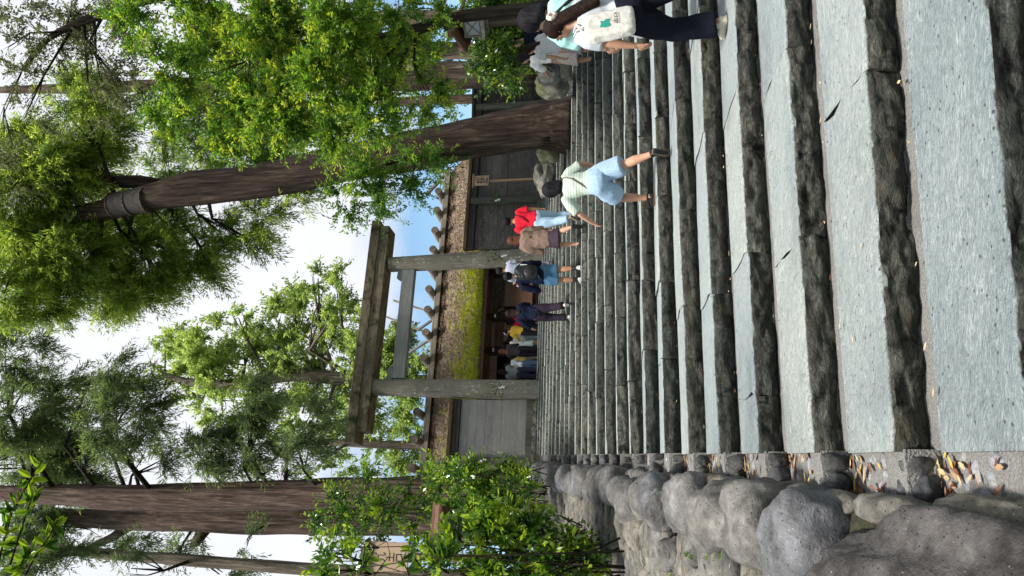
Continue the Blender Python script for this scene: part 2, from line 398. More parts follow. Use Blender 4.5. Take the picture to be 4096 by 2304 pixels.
M['inner'] = mat_wood('inner_gate_wood', (.065, .034, .022), (.13, .072, .048), (.21, .125, .083), 9, 0)
M['inner_v'] = mat_wood('inner_pillar_wood', (.022, .013, .009), (.055, .032, .022), (.11, .07, .048), 9, 2)
M['silver'] = mat_wood('silvered_wood', (.14, .135, .125), (.27, .262, .245), (.42, .41, .385), 12, 0)
M['ridge'] = mat_wood('ridge_wood', (.1, .085, .07), (.22, .19, .16), (.36, .32, .275), 13, 0)
M['log'] = mat_wood('ridge_log_wood', (.11, .098, .085), (.22, .2, .175), (.36, .335, .3), 12, 1)
M['logend'] = mat_wood('log_end_wood', (.05, .042, .034), (.14, .115, .09), (.27, .22, .175), 5, 1)
M['newwood'] = mat_wood('new_cypress_wood', (.25, .15, .085), (.36, .24, .15), (.47, .33, .22), 8, 2)
M['signboard'] = mat_wood('sign_board_wood', (.3, .21, .14), (.38, .275, .19), (.43, .32, .23), 3, 2)
M['oldpost'] = mat_wood('sign_post_wood', (.11, .06, .03), (.2, .125, .07), (.3, .2, .12), 8, 2)

def mat_bark(name, dark, mid, light, sc=5.0, moss=.2):
    s = NT(name); v = s.coord('Object')
    m = s.n('ShaderNodeMapping'); m.inputs['Scale'].default_value = (sc, sc, .55); s.put(m.inputs[0], v)
    g = s.noise(m.outputs[0], 2.0, 8, .7, .8); b = s.noise(v, 1.0, 5)
    m2_ = s.n('ShaderNodeMapping'); m2_.inputs['Scale'].default_value = (sc * 2, sc * 2, .5); s.put(m2_.inputs[0], v)
    fur = s.vor(m2_.outputs[0], 1.0)
    col = s.ramp(g, [(.3, dark), (.5, mid), (.72, light)])
    col = s.mix(s.ramp(fur, [(.1, .75), (.45, 0)]), col, dark)
    if moss: col = s.mix(s.ramp(b, [(.52, 0), (.7, moss)]), col, (.04, .055, .025))
    return s.done(col, .9, s.math('ADD', g, s.math('MULTIPLY', fur, .8)), 1.0, .09, .1)
M['bark'] = mat_bark('cedar_bark', (.03, .02, .016), (.09, .06, .048), (.21, .152, .122))
M['bark_dark'] = mat_bark('dark_cedar_bark', (.013, .0085, .007), (.042, .028, .022), (.11, .075, .058))
M['bark_grey'] = mat_bark('grey_bark', (.05, .04, .03), (.125, .1, .075), (.25, .215, .165), 6, .25)
M['bark_pale'] = mat_bark('pale_cedar_bark', (.1, .07, .055), (.22, .16, .125), (.36, .28, .225), 5, .1)
M['twig'] = mat_bark('twig_bark', (.015, .011, .008), (.045, .034, .025), (.1, .08, .06), 12, .2)

def mat_leaf(name, c0, c1, c2, trans=.4, rough=.45, spec=.35, tboost=1.6):
    s = NT(name); t = s.attr('tint')
    col = s.ramp(t, [(0, c0), (.55, c1), (1, c2)])
    tcol = s.mix(1.0, col, (tboost, tboost * 1.02, tboost * .55, 1), 'MULTIPLY')
    return s.done(col, rough, None, spec=spec, trans=trans, tcol=tcol)
M['cedar'] = mat_leaf('cedar_needles', (.035, .065, .02), (.1, .16, .035), (.3, .36, .08), .55, .6, .2, 1.9)
M['cedar_dark'] = mat_leaf('dark_cedar_needles', (.035, .055, .032), (.075, .11, .052), (.14, .19, .075), .5, .6, .2)
M['oak'] = mat_leaf('evergreen_leaves', (.035, .085, .014), (.11, .21, .026), (.33, .37, .04), .55, .38, .4)
M['grey_leaf'] = mat_leaf('grey_green_leaves', (.05, .06, .035), (.1, .115, .06), (.17, .19, .1), .45, .5, .3)
M['far_leaf'] = mat_leaf('far_tree_leaves', (.11, .16, .06), (.21, .285, .1), (.33, .4, .15), .58, .6, .2)
M['camellia'] = mat_leaf('camellia_leaves', (.016, .05, .01), (.05, .125, .016), (.26, .36, .025), .36, .22, .6)

def mat_plain(name, col, rough=.8, nscale=60, amp=.12, spec=.3, bstr=.15, sheen=0.0):
    s = NT(name); v = s.coord('Object'); a = s.noise(v, nscale, 3)
    lo = tuple(c * (1 - amp) for c in col); hi = tuple(min(1, c * (1 + amp)) for c in col)
    return s.done(s.ramp(a, [(.3, lo), (.7, hi)]), rough, a, bstr, .004, spec, sheen=sheen)
_pc = {}
def cloth(col, rough=.85, amp=.14, nscale=45, sheen=0.0):
    k = (tuple(col), rough)
    if k not in _pc: _pc[k] = mat_plain('fabric', col, rough, nscale, amp, .05, .12, sheen)
    return _pc[k]
def mat_stripe(name, a, b, scale, direc='Z'):
    s = NT(name); v = s.coord('Object'); w = s.wave(v, scale, .5, 2, 1.0, direc)
    return s.done(s.ramp(w, [(.42, a), (.58, b)]), .85, w, .1, .003)
M['skin'] = mat_plain('skin', (.4, .22, .145), .55, 30, .08, .2, 0)
M['skin_tan'] = mat_plain('tanned_skin', (.3, .155, .09), .55, 30, .08, .2, 0)
def mat_hair(name, a, b):
    s = NT(name); v = s.coord('Object', (60, 60, 4)); g = s.noise(v, 1.5, 4, .6)
    return s.done(s.ramp(g, [(.3, a), (.7, b)]), .6, g, .5, .006, .06)
M['hair_black'] = mat_hair('black_hair', (.004, .004, .005), (.016, .015, .018))
M['hair_brown'] = mat_hair('brown_hair', (.006, .0035, .0025), (.024, .013, .01))
M['hair_red'] = mat_hair('reddish_hair', (.04, .015, .01), (.13, .055, .035))
M['ink'] = mat_plain('black_ink', (.01, .01, .012), .6)
M['white'] = mat_plain('white_paper', (.78, .78, .76), .7)
M['black'] = mat_plain('black_rubber', (.012, .012, .013), .55)
M['cream'] = mat_plain('cream_leather', (.6, .54, .43), .5)
M['metal'] = mat_plain('buckle_metal', (.5, .47, .42), .35, spec=.8)
M['eyeball'] = mat_plain('eye_dark', (.02, .015, .012), .2)
M['lip'] = mat_plain('lip', (.4, .17, .14), .5)
def mat_pane():
    s = NT('paper_pane'); return s.done((.5, .53, .56, 1), .6, trans=.3)
M['pane'] = mat_pane()
def mat_thatch():
    s = NT('mossy_thatch'); v = s.coord('Object'); t = s.attr('tint')
    m = s.n('ShaderNodeMapping'); m.inputs['Scale'].default_value = (14, 5, 5); s.put(m.inputs[0], v)
    g = s.noise(m.outputs[0], 2.4, 7, .7, 1.2); f = s.noise(v, 30, 4, .7)
    base = s.ramp(g, [(.3, (.12, .088, .064)), (.5, (.31, .24, .175)), (.7, (.56, .45, .34))])
    base = s.mix(s.ramp(s.noise(v, 1.6, 4), [(.45, 0), (.7, .6)]), base, (.23, .135, .095))
    green = s.ramp(f, [(.3, (.13, .155, .01)), (.55, (.38, .41, .012)), (.8, (.58, .58, .03))])
    isl = s.n('ShaderNodeNewGeometry').outputs['Random Per Island']
    base = s.mix(1.0, base, s.ramp(isl, [(0, .35), (.6, 1.0), (1, 2.0)]), 'MULTIPLY')
    k = s.math('ADD', t, s.math('MULTIPLY_ADD', s.noise(v, 2.4, 7, .75), 3.2, -1.55))
    col = s.mix(s.ramp(k, [(.48, 0), (.62, .95)]), base, green)
    return s.done(col, .95, s.math('ADD', g, f), 1.0, .05, .1, trans=.0)
M['thatch'] = mat_thatch()
def mat_litter():
    s = NT('dry_leaves'); t = s.attr('tint')
    return s.done(s.ramp(t, [(0, (.1, .03, .015)), (.3, (.2, .08, .04)), (.5, (.4, .28, .16)), (.75, (.48, .38, .22)), (1, (.42, .3, .04))]), .6, None, spec=.3, trans=.15)
M['litter'] = mat_litter()

# ------------------------------------------------------------------ stairs: 25 risers that fan open to the right
RISE, N_TOP = .18, 25
def stL(n): return np.array([-.63 - .192 * n, 2.882 + .797 * n, RISE * n])
def stphi(n): return np.radians(np.interp(n, [0, 1, 2, 3, 5, 8, 12, 18, 25], [8, 9, 11.2, 12.7, 14.5, 15, 16, 18.5, 21]))
def stdir(n):
    p = stphi(n); return np.array([np.cos(p), np.sin(p), 0.0])
def stnrm(n):
    p = stphi(n); return np.array([-np.sin(p), np.cos(p), 0.0])
URIGHT = {16: 2000, 17: 1985, 18: 1935, 19: 1860, 20: 1790, 21: 1690, 22: 1610, 23: 1560, 24: 1530, 25: 1515}
SMAX = {}
for n in range(-2, N_TOP + 1):
    if n not in URIGHT: SMAX[n] = 11.0 + .25 * max(n, 0); continue
    lo, hi = 0.0, 40.0
    for _ in range(40):
        md = (lo + hi) / 2
        if proj(stL(n) + stdir(n) * md)[0] < URIGHT[n]: lo = md
        else: hi = md
    SMAX[n] = lo
def st_field(X, Y):
    """step number (continuous) and distance along the step for ground points"""
    lo = np.full_like(X, -12.0); hi = np.full_like(X, 60.0)
    for _ in range(36):
        n = (lo + hi) / 2; p = stphi(n)
        g = (X - (-.63 - .192 * n)) * -np.sin(p) + (Y - (2.882 + .797 * n)) * np.cos(p)
        lo = np.where(g > 0, n, lo); hi = np.where(g > 0, hi, n)
    n = (lo + hi) / 2; p = stphi(n)
    return n, (X - (-.63 - .192 * n)) * np.cos(p) + (Y - (2.882 + .797 * n)) * np.sin(p)
def st_z(x, y):
    n, s = st_field(np.array([float(x)]), np.array([float(y)])); return RISE * float(np.clip(n[0], -2, N_TOP))
def step_at(x, y):
    """height of the tread under a point"""
    n, s = st_field(np.array([float(x)]), np.array([float(y)])); k = int(np.clip(math.floor(n[0]), -2, N_TOP)); fr = n[0] - k
    return RISE * k + .03 * min(max(fr, 0), 1)

def gap(n, s):
    q = stL(n) + stdir(n) * s; d = stnrm(n)
    # distance back to the next step's front line
    L2, n2 = stL(n + 1), stnrm(n + 1)
    return ((L2 - q) @ n2) / (d @ n2)

def SKEW(n):
    ev = np.array([-.192, .797, 0]); return float(ev @ stdir(n)) / float(ev @ stnrm(n))
stairs = empty('stone_stairs', kind='structure', label='broad worn stone stairs with dark hewn risers and pale treads')
JOINTS = {0: [2.6, 4.4, 6.6], 1: [1.98, 3.55, 5.2, 7.3], 2: [1.31, 2.65, 4.3, 6.2], 3: [.42, 1.5, 2.85, 4.4, 6.1, 8.0]}
def stone_mesh(n, s0, s1, near, k0, k1):
    L, e, d = stL(n), stdir(n), stnrm(n)
    Ls = s1 - s0; nc = max(4, int(Ls / (.035 if near else (.07 if n < 10 else .14 if n < 17 else .3))))
    S = np.linspace(s0, s1, nc + 1); seed = random.uniform(0, 90)
    zr = np.linspace(-.185, -.03, 13 if near else (9 if n < 10 else 6))
    tilt = random.uniform(-.008, .008); lift = random.uniform(.0, .008 if n < 4 else .014); d0 = random.uniform(-.008, .01) * (1 if n < 5 else 1.8); slope = random.uniform(.0, .008)
    vs = []; m = 0
    amp = .036
    for i, s in enumerate(S):
        D = gap(n, s) - (.085 if n < 3 else .06 if n < 8 else .03) - random.uniform(0, .012)
        q = L + e * s; edge = min(s - s0, s1 - s)
        er = max(0.0, 1 - edge / .03) * .014
        row = []
        for z in zr:
            top_k = .3 + .7 * min(1, (-z - .02) / .06)
            a = noise.fractal(Vector((s * 4.6 + seed, z * 9 - s * 1.4, seed)), .8, 2.1, 5) * amp * top_k
            a = a * .5 + round(a / .011) * .011 * .5
            b = abs(noise.noise(Vector((s * 1.3 + seed, z * 3 + 7, 3.1)))) * amp * .45 * top_k
            sl = noise.noise(Vector((s * 7 + z * 16 + seed, z * 6, 1))) * amp * .4 - .25 * amp * abs(noise.noise(Vector((s * 17 - z * 9 + seed, z * 21, 2))))
            under = (.045 + .03 * noise.noise(Vector((s * 2.3 + seed, 1, 4)))) * max(0, (-z - .1) / .08) ** 1.6
            row.append((max(-.03, a + b + sl) + er + under, z))
        w = noise.noise(Vector((s * 3.1 + seed, 2, 5))) * .006 + noise.noise(Vector((s * 11 + seed, 4, 5))) * .004
        row += [(.004 + er + w, -.016), (.018 + er + w, -.004), (.04 + er * .6 + w, 0)]
        for t in (.12, .3, .5, .7, .88, 1.0):
            tt = .035 + (D - .035) * t
            row.append((tt, slope * tt / .8 + noise.fractal(Vector((s * 1.6 + seed, tt * 3, 8)), 1, 2, 3) * .005))
        row.append((D + .006, -.06))
        m = len(row)
        key = 0.0 if 0 < i < nc else (k0 if i == 0 else k1) * 7.3 + n
        for (dd, zz) in row:
            wig = 0.0 if (0 < i < nc or s < .05) else -.0 + .05 * noise.noise(Vector((key, max(dd, 0) * 4.5, .3))) + .012 * noise.noise(Vector((key, dd * 21, .7)))
            if i == 0 and s0 < .05: wig = SKEW(n) * dd
            vs.append(q + d * (dd + d0 * max(0, 1 - dd / .3)) + e * wig + np.array([0, 0, zz + lift + tilt * (s - s0)]))
    fs = [(i * m + j, (i + 1) * m + j, (i + 1) * m + j + 1, i * m + j + 1) for i in range(nc) for j in range(m - 1)]
    b = MB().add(vs, fs); b.add([vs[j] for j in range(m)], [tuple(range(m))]); b.add([vs[nc * m + j] for j in range(m)], [tuple(range(m - 1, -1, -1))])
    return b
bed = MB()
for n in range(-2, N_TOP + 1):
    smax = SMAX[n]
    if n in JOINTS: cuts = [0.0] + JOINTS[n] + [smax]
    else:
        cuts = [0.0]; big = 1.35 if n < 9 else 1.15
        while cuts[-1] < smax - .9: cuts.append(min(smax, cuts[-1] + random.uniform(.6, 1.15) * big))
        if smax - cuts[-1] > .3: cuts.append(smax)
        else: cuts[-1] = smax
    for s0, s1 in zip(cuts[:-1], cuts[1:]):
        near = n < 4 and s0 < 4.5
        stone_mesh(n, s0 + (random.uniform(.001, .002) if n < 6 else random.uniform(.004, .014)), s1 - (random.uniform(.001, .002) if n < 6 else random.uniform(.004, .014)), near, s0, s1).build('stone', M['stair'] if n < 8 else M['stair_skylit'], stairs, smooth=50)
    # mortar bed under and between the stones
    vs = []; S = np.linspace(.012, smax, 24)
    for s in S:
        q = stL(n) + stdir(n) * s; g = gap(n, s)
        for dd, zz in ((.07, -.25), (.07, -.022), (g * .5, -.013), (g - .1, -.007 + .004 * noise.noise(Vector((s * 3, n, 0)))), (g + .14, -.004)): vs.append(q + stnrm(n) * dd + stdir(n) * (SKEW(n) * dd if s < .05 else 0) + np.array([0, 0, zz]))
    bed.add(vs, [(i * 5 + j, i * 5 + j + 1, (i + 1) * 5 + j + 1, (i + 1) * 5 + j) for i in range(23) for j in range(4)])
    bed.add(vs[:5], [(0, 1, 2, 3, 4)])
bed.build('mortar_bed', M['mortar'], stairs)

# ------------------------------------------------------------------ ground
gx = np.concatenate([np.arange(-300, -30, 15.), np.arange(-30, 34, .45), np.arange(34, 301, 15.)]); gy = np.concatenate([np.arange(-60, -6, 6.), np.arange(-6, 46, .45), np.arange(46, 500, 15.)])
GX, GY = np.meshgrid(gx, gy)
gn, gs = st_field(GX.ravel(), GY.ravel())
gz = RISE * np.clip(gn, -2, N_TOP)
smx = np.interp(gn, sorted(SMAX), [SMAX[k] for k in sorted(SMAX)])
inside = (gs > -1.35) & (gs < smx + .1) & (gn < N_TOP - .1)
zn = np.array([noise.noise(Vector((x * .45, y * .45, 0))) for x, y in zip(GX.ravel(), GY.ravel())])
gz = np.where(inside, gz - .55, gz + .06 * zn + np.where(gs < -1.3, -.12, .02))
gz = np.where((gn > N_TOP - .1), TOP_Z - .03, gz)
gz = gz - .75 * np.clip((gx[None, :].repeat(len(gy), 0).ravel() < -60) * 1.0, 0, 1)
V = np.stack([GX.ravel(), GY.ravel(), gz], 1); nx = len(gx)
ii = np.arange(len(gy) - 1)[:, None] * nx + np.arange(nx - 1)[None, :]
FQ = np.stack([ii, ii + 1, ii + 1 + nx, ii + nx], -1).reshape(-1, 4)
mesh_np('ground', V, FQ, M['ground'], kind='structure')
tb = MB(); ca = [shw(a, b, z) for a, b, z in ((-3, .45, -.012), (7.2, .45, -.012), (9, 40, -.012), (-6, 40, -.012))]
tb.add(ca, [(0, 1, 2, 3)]); tb.build('terrace', M['gravel'], kind='structure')

# ------------------------------------------------------------------ boulder bank on the left of the stairs
def rock(b, c, r, ax=None, sub=3, seed=None, rough=.22, flat=1.0, power=2.6):
    """a rounded river stone: superellipsoid with fractal dents"""
    seed = random.uniform(0, 99) if seed is None else seed
    bm = bmesh.new(); bmesh.ops.create_icosphere(bm, subdivisions=sub, radius=1)
    ax = np.eye(3) if ax is None else np.asarray(ax, float); c = np.asarray(c, float)
    vs = []
    for v in bm.verts:
        q = v.co.normalized(); k = (abs(q.x) ** power + abs(q.y) ** power + abs(q.z) ** power) ** (-1 / power)
        p = q * k
        n = noise.fractal(p * .9 + Vector((seed, seed * .3, 0)), .85, 2, 5) * rough
        n += -abs(noise.noise(p * 1.9 + Vector((seed, 5, 2)))) * rough * .7 * flat - abs(noise.noise(p * 3.7 + Vector((seed, 15, 2)))) * rough * .3 * flat
        if sub >= 4: n += noise.fractal(p * 5 + Vector((seed, 1, 9)), .8, 2, 4) * rough * .13
        p = p * (1 + n)
        vs.append(c + (np.array(p) * r) @ ax)
    fs = [tuple(l.index for l in f.verts) for f in bm.faces]; bm.free()
    return b.add(vs, fs)
def edge_pt(n, w, z=0):
    """a point w metres to the left of the stairs' left edge, level with step n"""
    q = stL(n); return q - stdir(n) * w + np.array([0, 0, z])
edgev = np.array([-.192, .797, .18]); edgev /= np.linalg.norm(edgev)
latv = np.array([-.972, -.234, 0]); nrmv = np.cross(latv, edgev); nrmv *= -1 if nrmv[2] < 0 else 1
AXB = np.array([edgev, latv, nrmv])
wall = empty('boulder_wall', stL(0) + np.array([-.7, 0, 0]), label='long low bank of grey river boulders and slabs left of the stairs', cat='wall')
core = MB(); vs = []
for n in np.linspace(-2.5, 26, 58):
    for w, z in ((.2, -.3), (.24, -.02), (.42, .05), (.8, .05), (1.15, .0), (1.38, -.08), (1.5, -.5)):
        vs.append(edge_pt(n, w, z + .02 * noise.noise(Vector((n * 2, w * 4, 0)))))
core.add(vs, [(i * 7 + j, i * 7 + j + 1, (i + 1) * 7 + j + 1, (i + 1) * 7 + j) for i in range(57) for j in range(6)])
core.build('mortar_core', M['ground'], wall, smooth=True)
def tilt(ax, a, b):
    m = Matrix.Rotation(a, 3, 'Z') @ Matrix.Rotation(b, 3, 'X'); return np.array([list(m @ Vector(r)) for r in ax])
# crest boulders, nearest first: (step, w, half sizes)
crest = [(.1, .82, (1.2, .6, .5)), (1.78, .5, (.3, .29, .3)), (2.5, .47, (.33, .28, .3)), (3.4, .46, (.37, .26, .27)), (4.45, .45, (.38, .25, .25))]
n = 5.0
while n < 25.5:
    L = random.uniform(.14, .27); crest.append((n + L / .8, random.uniform(.4, .54), (L, random.uniform(.2, .3), random.uniform(.2, .29)))); n += 2 * L / .8 * 1.16
for i, (n, w, r) in enumerate(crest):
    k = edge_pt(n, w, random.uniform(.07, .13) if i else -.03)
    sub = 5 if i == 0 else 4 if i < 6 else 3
    rock(MB(), k, r, tilt(AXB, random.uniform(-.15, .15), random.uniform(-.1, .1)), sub, rough=.19 if i else .2, power=random.uniform(2.3, 3.4) if i else 3.4, flat=.75).build('boulder', M['boulder'] if i == 0 else M['bank_boulder'], wall, smooth=True)
# bank slabs behind the crest
for row, (w0, w1) in enumerate(((.74, .9), (.98, 1.12), (1.2, 1.36))):
    n = 1.4 + row * .3
    while n < 25:
        L = random.uniform(.07, .15) * (1.25 if n < 6 else 1); wv = random.uniform(w0, w1)
        if n > .8:
            rock(MB(), edge_pt(n + L / .8, wv, .13 - .12 * max(0, wv - .9) - row * .02 + random.uniform(-.02, .03)), (L, random.uniform(.15, .3), random.uniform(.08, .12)), tilt(AXB, random.uniform(-.4, .4), random.uniform(-.15, .3)), 3 if n < 9 else 2, rough=.28).build('boulder', M['slab'], wall, smooth=True)
        n += 2 * L / .8 * .86
# long flat stones lining the gutter, under the crest
n = -1.2
while n < 20:
    L = random.uniform(.18, .38)
    rock(MB(), edge_pt(n + L / .8, random.uniform(.24, .29), -.0), (L, random.uniform(.07, .1), random.uniform(.07, .11)), AXB, 3 if n < 6 else 2, rough=.2).build('boulder', M['slab'], wall, smooth=True)
    n += 2 * L / .8 * .95

# ------------------------------------------------------------------ stepped gutter between stairs and bank
gut = empty('side_gutter', kind='structure', label='narrow stepped cobble gutter between stairs and boulder bank')
gb = MB()
for n in range(-2, 25):
    a0, a1 = edge_pt(n, -.015, -.045), edge_pt(n, .3, -.05); b0, b1 = edge_pt(n + 1.12, -.015, -.03 - RISE * 1.12), edge_pt(n + 1.12, .3, -.03 - RISE * 1.12)
    lo = np.array([0, 0, -.3])
    gb.add([a0, a1, b1, b0, a0 + lo, a1 + lo], [(0, 1, 2, 3), (0, 4, 5, 1)])
gb.build('mortar_floor', M['mortar'], gut)
for n in range(-1, 22):
    # one or two rounded stones make each little riser
    k = 1 if n > 3 else 2 if n == 1 else 1
    ws = random.uniform(.08, .15)
    for w_, hw_ in ((ws * .5, ws * .55), (ws + (.25 - ws) * .5, (.25 - ws) * .6)):
      rock(MB(), edge_pt(n + random.uniform(-.01, .08), w_, -.14 + random.uniform(-.02, .015)), (random.uniform(.06, .11), hw_, random.uniform(.075, .1)), tilt(AXB, random.uniform(-.4, .4), random.uniform(-.3, .3)), 3 if n < 5 else 2, rough=.26, power=2.7).build('cobble', M['cobble'], gut, smooth=True)
for n in range(-1, 8):
    for k in range(12 if n < 3 else 7):
        p = edge_pt(n + random.uniform(.32, .95), random.uniform(.015, .21), 0); p[2] = RISE * n - .045
        rock(MB(), p, (random.uniform(.022, .034), random.uniform(.03, .06), .016), tilt(AXB, random.uniform(-.9, .9), 0), 2, rough=.15).build('pebble', M['pebble'], gut, smooth=True)

# ------------------------------------------------------------------ loose rocks at the right edge of the stairs
def loose(name, x0, x1, y0, y1, Y, label, mat, zlift=0.0, sub=4, depth=None, rough=.2, power=2.8):
    c = pt((x0 + x1) / 2, (y0 + y1) / 2, Y); hx = (y1 - y0) / 2 * Y / F_PX; hz = (x1 - x0) / 2 * Y / F_PX
    hy = depth or hx * .9
    o = empty(name, c - np.array([0, 0, hz]), label=label, cat='boulder', group='loose boulders beside the stairs')
    b = MB(); rock(b, c, (hx, hy, hz), tilt(np.eye(3), random.uniform(-.2, .2), 0), sub, rough=rough, power=power)
    b.build('rock', mat, o, smooth=True); return o
loose('boulder', 2146, 2272, 284, 392, 17.0, 'big pale grey boulder at the right edge of the stairs beside the leaning trunk', M['greyrock'], power=3.2)
loose('boulder', 2150, 2250, 250, 338, 16.2, 'dark blue grey boulder leaning on the big pale one behind the white blouse', M['bank_boulder'])
loose('boulder', 2243, 2290, 236, 322, 15.6, 'small square grey boulder at the foot of two bigger ones', M['greyrock'], power=4)
loose('boulder', 2158, 2250, 505, 574, 19.6, 'mossy cracked block just left of the leaning trunk', M['mossrock'], power=4)
loose('boulder', 2150, 2240, 570, 655, 20.4, 'dark mossy boulder with a fern between the block and brown stone', M['mossrock'])
loose('boulder', 2139, 2226, 648, 788, 21.2, 'wide brown lumpy boulder under the arrow sign', M['greyrock'], rough=.34)

# ------------------------------------------------------------------ torii
tor = empty('torii_gate', SO, SA, label='tall unpainted wooden torii with flat weathered top beams', cat='torii')
def pil(xb, yb, xt, yt, rb, rt):
    p, q = sh(xb, yb, 0), sh(xt, yt, 0); p[2] = -.1
    path = [p + (q - p) * t for t in np.linspace(0, 1, 12)]
    return MB().tube(path, np.linspace(rb, rt, 12), 28)
pil(2148, 1561, 1478, 1549, .345, .29).build('pillar', M['torii_v'], tor, smooth=60, local=True)
pil(2164, 1027, 1560, 1059, .345, .28).build('pillar', M['torii_v'], tor, smooth=60, local=True)
BF = -.37
zb = sh(1482, 1560, BF)[2]; zm = sh(1443, 1560, BF)[2]; zt = sh(1409, 1560, BF)[2]
AX3 = (np.array([0, 1., 0]), np.array([0, 0, 1.]))
aL, aR = sh(1445, 1722, BF)[0], sh(1562, 903, BF)[0]
MB().prism([(-.37, zb), (.37, zb), (.37, zm - .003), (-.37, zm - .003)], (aL, 0, 0), (aR, 0, 0), AX3).build('lower_beam', M['torii_h'], tor, local=True)
aL, aR = sh(1415, 1768, BF - .06)[0], sh(1520, 882, BF - .06)[0]
MB().prism([(-.43, zm), (.43, zm), (.46, zt), (0, zt + .2), (-.46, zt)], (aL, 0, 0), (aR, 0, 0), AX3).build('top_beam', M['torii_h'], tor, local=True)
z0, z1 = sh(1617, 1500, -.13)[2], sh(1566, 1500, -.13)[2]
p0, p1 = sh(1600, 1500, -.13)[0] - .1, sh(1630, 1088, -.13)[0] + .1
MB().bar((p0, 0, (z0 + z1) / 2), (p1, 0, (z0 + z1) / 2), .26, z1 - z0, bev=.015).build('tie_beam', M['torii_u'], tor, local=True)
for a in (sh(1560, 1497, -.13)[0], sh(1590, 1092, -.13)[0] - .02):
    MB().prism([(-.28, 0), (.28, 0), (.24, .16), (-.16, .2)], (a, -.1, z1 + .002), (a, .1, z1 + .002), (np.array([1., 0, 0]), np.array([0, 0, 1.]))).build('wedge', M['torii_u'], tor, local=True)

# ------------------------------------------------------------------ plank fences
def fence(label, root, a_list, z_cap, z_bot, posts, pl='plank', nb=8, capm='cap', lint='lintel', thick=.09):
    """a_list: the bay limits along local x; posts: positions of posts; planks lie horizontally"""
    a0, a1 = a_list[0], a_list[-1]
    MB().bar((a0, 0, z_cap - .07), (a1, 0, z_cap - .07), .34, .13, bev=.02).build('cap_beam', M[capm], root, local=True)
    MB().bar((a0, .0, z_cap - .26), (a1, .0, z_cap - .26), .2, .23).build('lintel', M[lint], root, local=True)
    MB().bar((a0, -.0, z_bot + .1), (a1, -.0, z_bot + .1), .24, .26, bev=.02).build('sill', M['post_wood'], root, local=True)
    n_b = int(abs(a1 - a0) / .42)
    for i in range(n_b):
        rock(MB(), (a0 + (a1 - a0) * (i + .5) / n_b, -.02, z_bot - .1), (.23, .17, .14), None, 2, rough=.2, power=3.5).build('base_stone', M['greyrock'], root, smooth=True, local=True)
    for a in posts:
        MB().bar((a, 0, z_bot - .1), (a, 0, z_cap - .16), .26, .26, up=(1, 0, 0), bev=.035).build('post', M['post_wood'], root, local=True)
    top, bot = z_cap - .38, z_bot + .235
    for b0, b1 in zip(a_list[:-1], a_list[1:]):
        hs = np.array([random.uniform(.85, 1.15) for _ in range(nb)]); hs *= (top - bot) / hs.sum(); z = bot
        for h in hs:
            y = .05 + random.uniform(-.008, .008)
            MB().box(((b0 + b1) / 2, y, z + h / 2), (abs(b1 - b0) - .01, .06, h - .002), bev=.004).build('plank', M[pl], root, local=True); z += h
aP, aQ = .36, sh(1950, 1846, 0)[0]
zc = sh(1797, 1640, -.1)[2]
fl = empty('plank_fence', SO, SA, label='weathered grey plank fence bay with brown cap beam left of the torii', cat='fence', group='plank fences beside the torii')
fence('', fl, [-.33, aQ, aQ - 2.6], zc, .1, [aQ])
ar = sh(2100, 1027, 0)[0]
a1, a2 = sh(1950, 806, 0)[0], sh(1950, 640, 0)[0]
zc2 = sh(1851, 1010, -.1)[2]
fr = empty('plank_fence', SO, SA, label='weathered brown plank fence bays between the torii and the leaning trunk', cat='fence', group='plank fences beside the torii')
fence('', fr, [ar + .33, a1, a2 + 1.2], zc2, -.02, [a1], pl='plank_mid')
# the shaded run further right
P0 = shw(a2 + 1.3, .0, 0); P1 = ptz(1899, -160, TOP_Z + zc2); P1[2] = TOP_Z
dv = P1 - P0; L_ = float(np.linalg.norm(dv[:2])); rz = math.atan2(dv[1], dv[0])
ff = empty('plank_fence', P0, rz, label='dark shaded plank fence behind the lantern and the boulders', cat='fence', group='plank fences beside the torii')
pp = []
for yy in (430, 40):
    d = ray(1960, yy); nvec = np.array([-dv[1], dv[0], 0]); k = ((P0 - EYEP) @ nvec) / (d @ nvec); pp.append(float(((EYEP + d * k) - P0) @ dv / L_))
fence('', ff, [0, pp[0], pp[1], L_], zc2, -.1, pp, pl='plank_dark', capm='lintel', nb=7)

# ------------------------------------------------------------------ thatched gatehouse
gate = empty('thatched_gatehouse', SO, SA, label='low gatehouse with mossy thatched roof and ridge logs behind the torii', cat='gatehouse')
BE, BR = 1.9, 4.9
ze = sh(1908, 1300, BE)[2]; zr = sh(1752, 1300, BR)[2]
gl, gr = sh(1690, 2060, BR)[0], sh(1790, 690, BR)[0]
def roofpt(a, t, off=0.0):
    # t 0 at the eave, 1 at the ridge, slightly hollow
    b = BE + (BR - BE) * t; z = ze + (zr - ze) * t - .1 * math.sin(math.pi * t)
    return np.array([a, b, z + off])
na, nt_ = 150, 26; vs = []; tint = []
for i in range(na + 1):
    a = gl + (gr - gl) * i / na
    for j in range(nt_ + 1):
        t = j / nt_; p = roofpt(a, t)
        p[2] += noise.fractal(Vector((a * 2.2, t * 7, 3)), .8, 2, 4) * .05; p[1] -= noise.fractal(Vector((a * 3, t * 9, 7)), .8, 2, 3) * .04
        if j == 0: p[2] += noise.noise(Vector((a * 5, 0, 0))) * .04
        vs.append(p)
m = nt_ + 1; Fq = []
def moss_at(a, t):
    f = (a - gl) / (gr - gl); pk = max(0.0, 1 - max(0, f - .62) * 3.5)
    return max(0.0, .9 * (1 - t) ** 1.0 * pk - .05)
for i in range(na):
    for j in range(nt_):
        Fq.append((i * m + j, (i + 1) * m + j, (i + 1) * m + j + 1, i * m + j + 1)); tint.append(moss_at(gl + (gr - gl) * (i + .5) / na, (j + .5) / nt_))
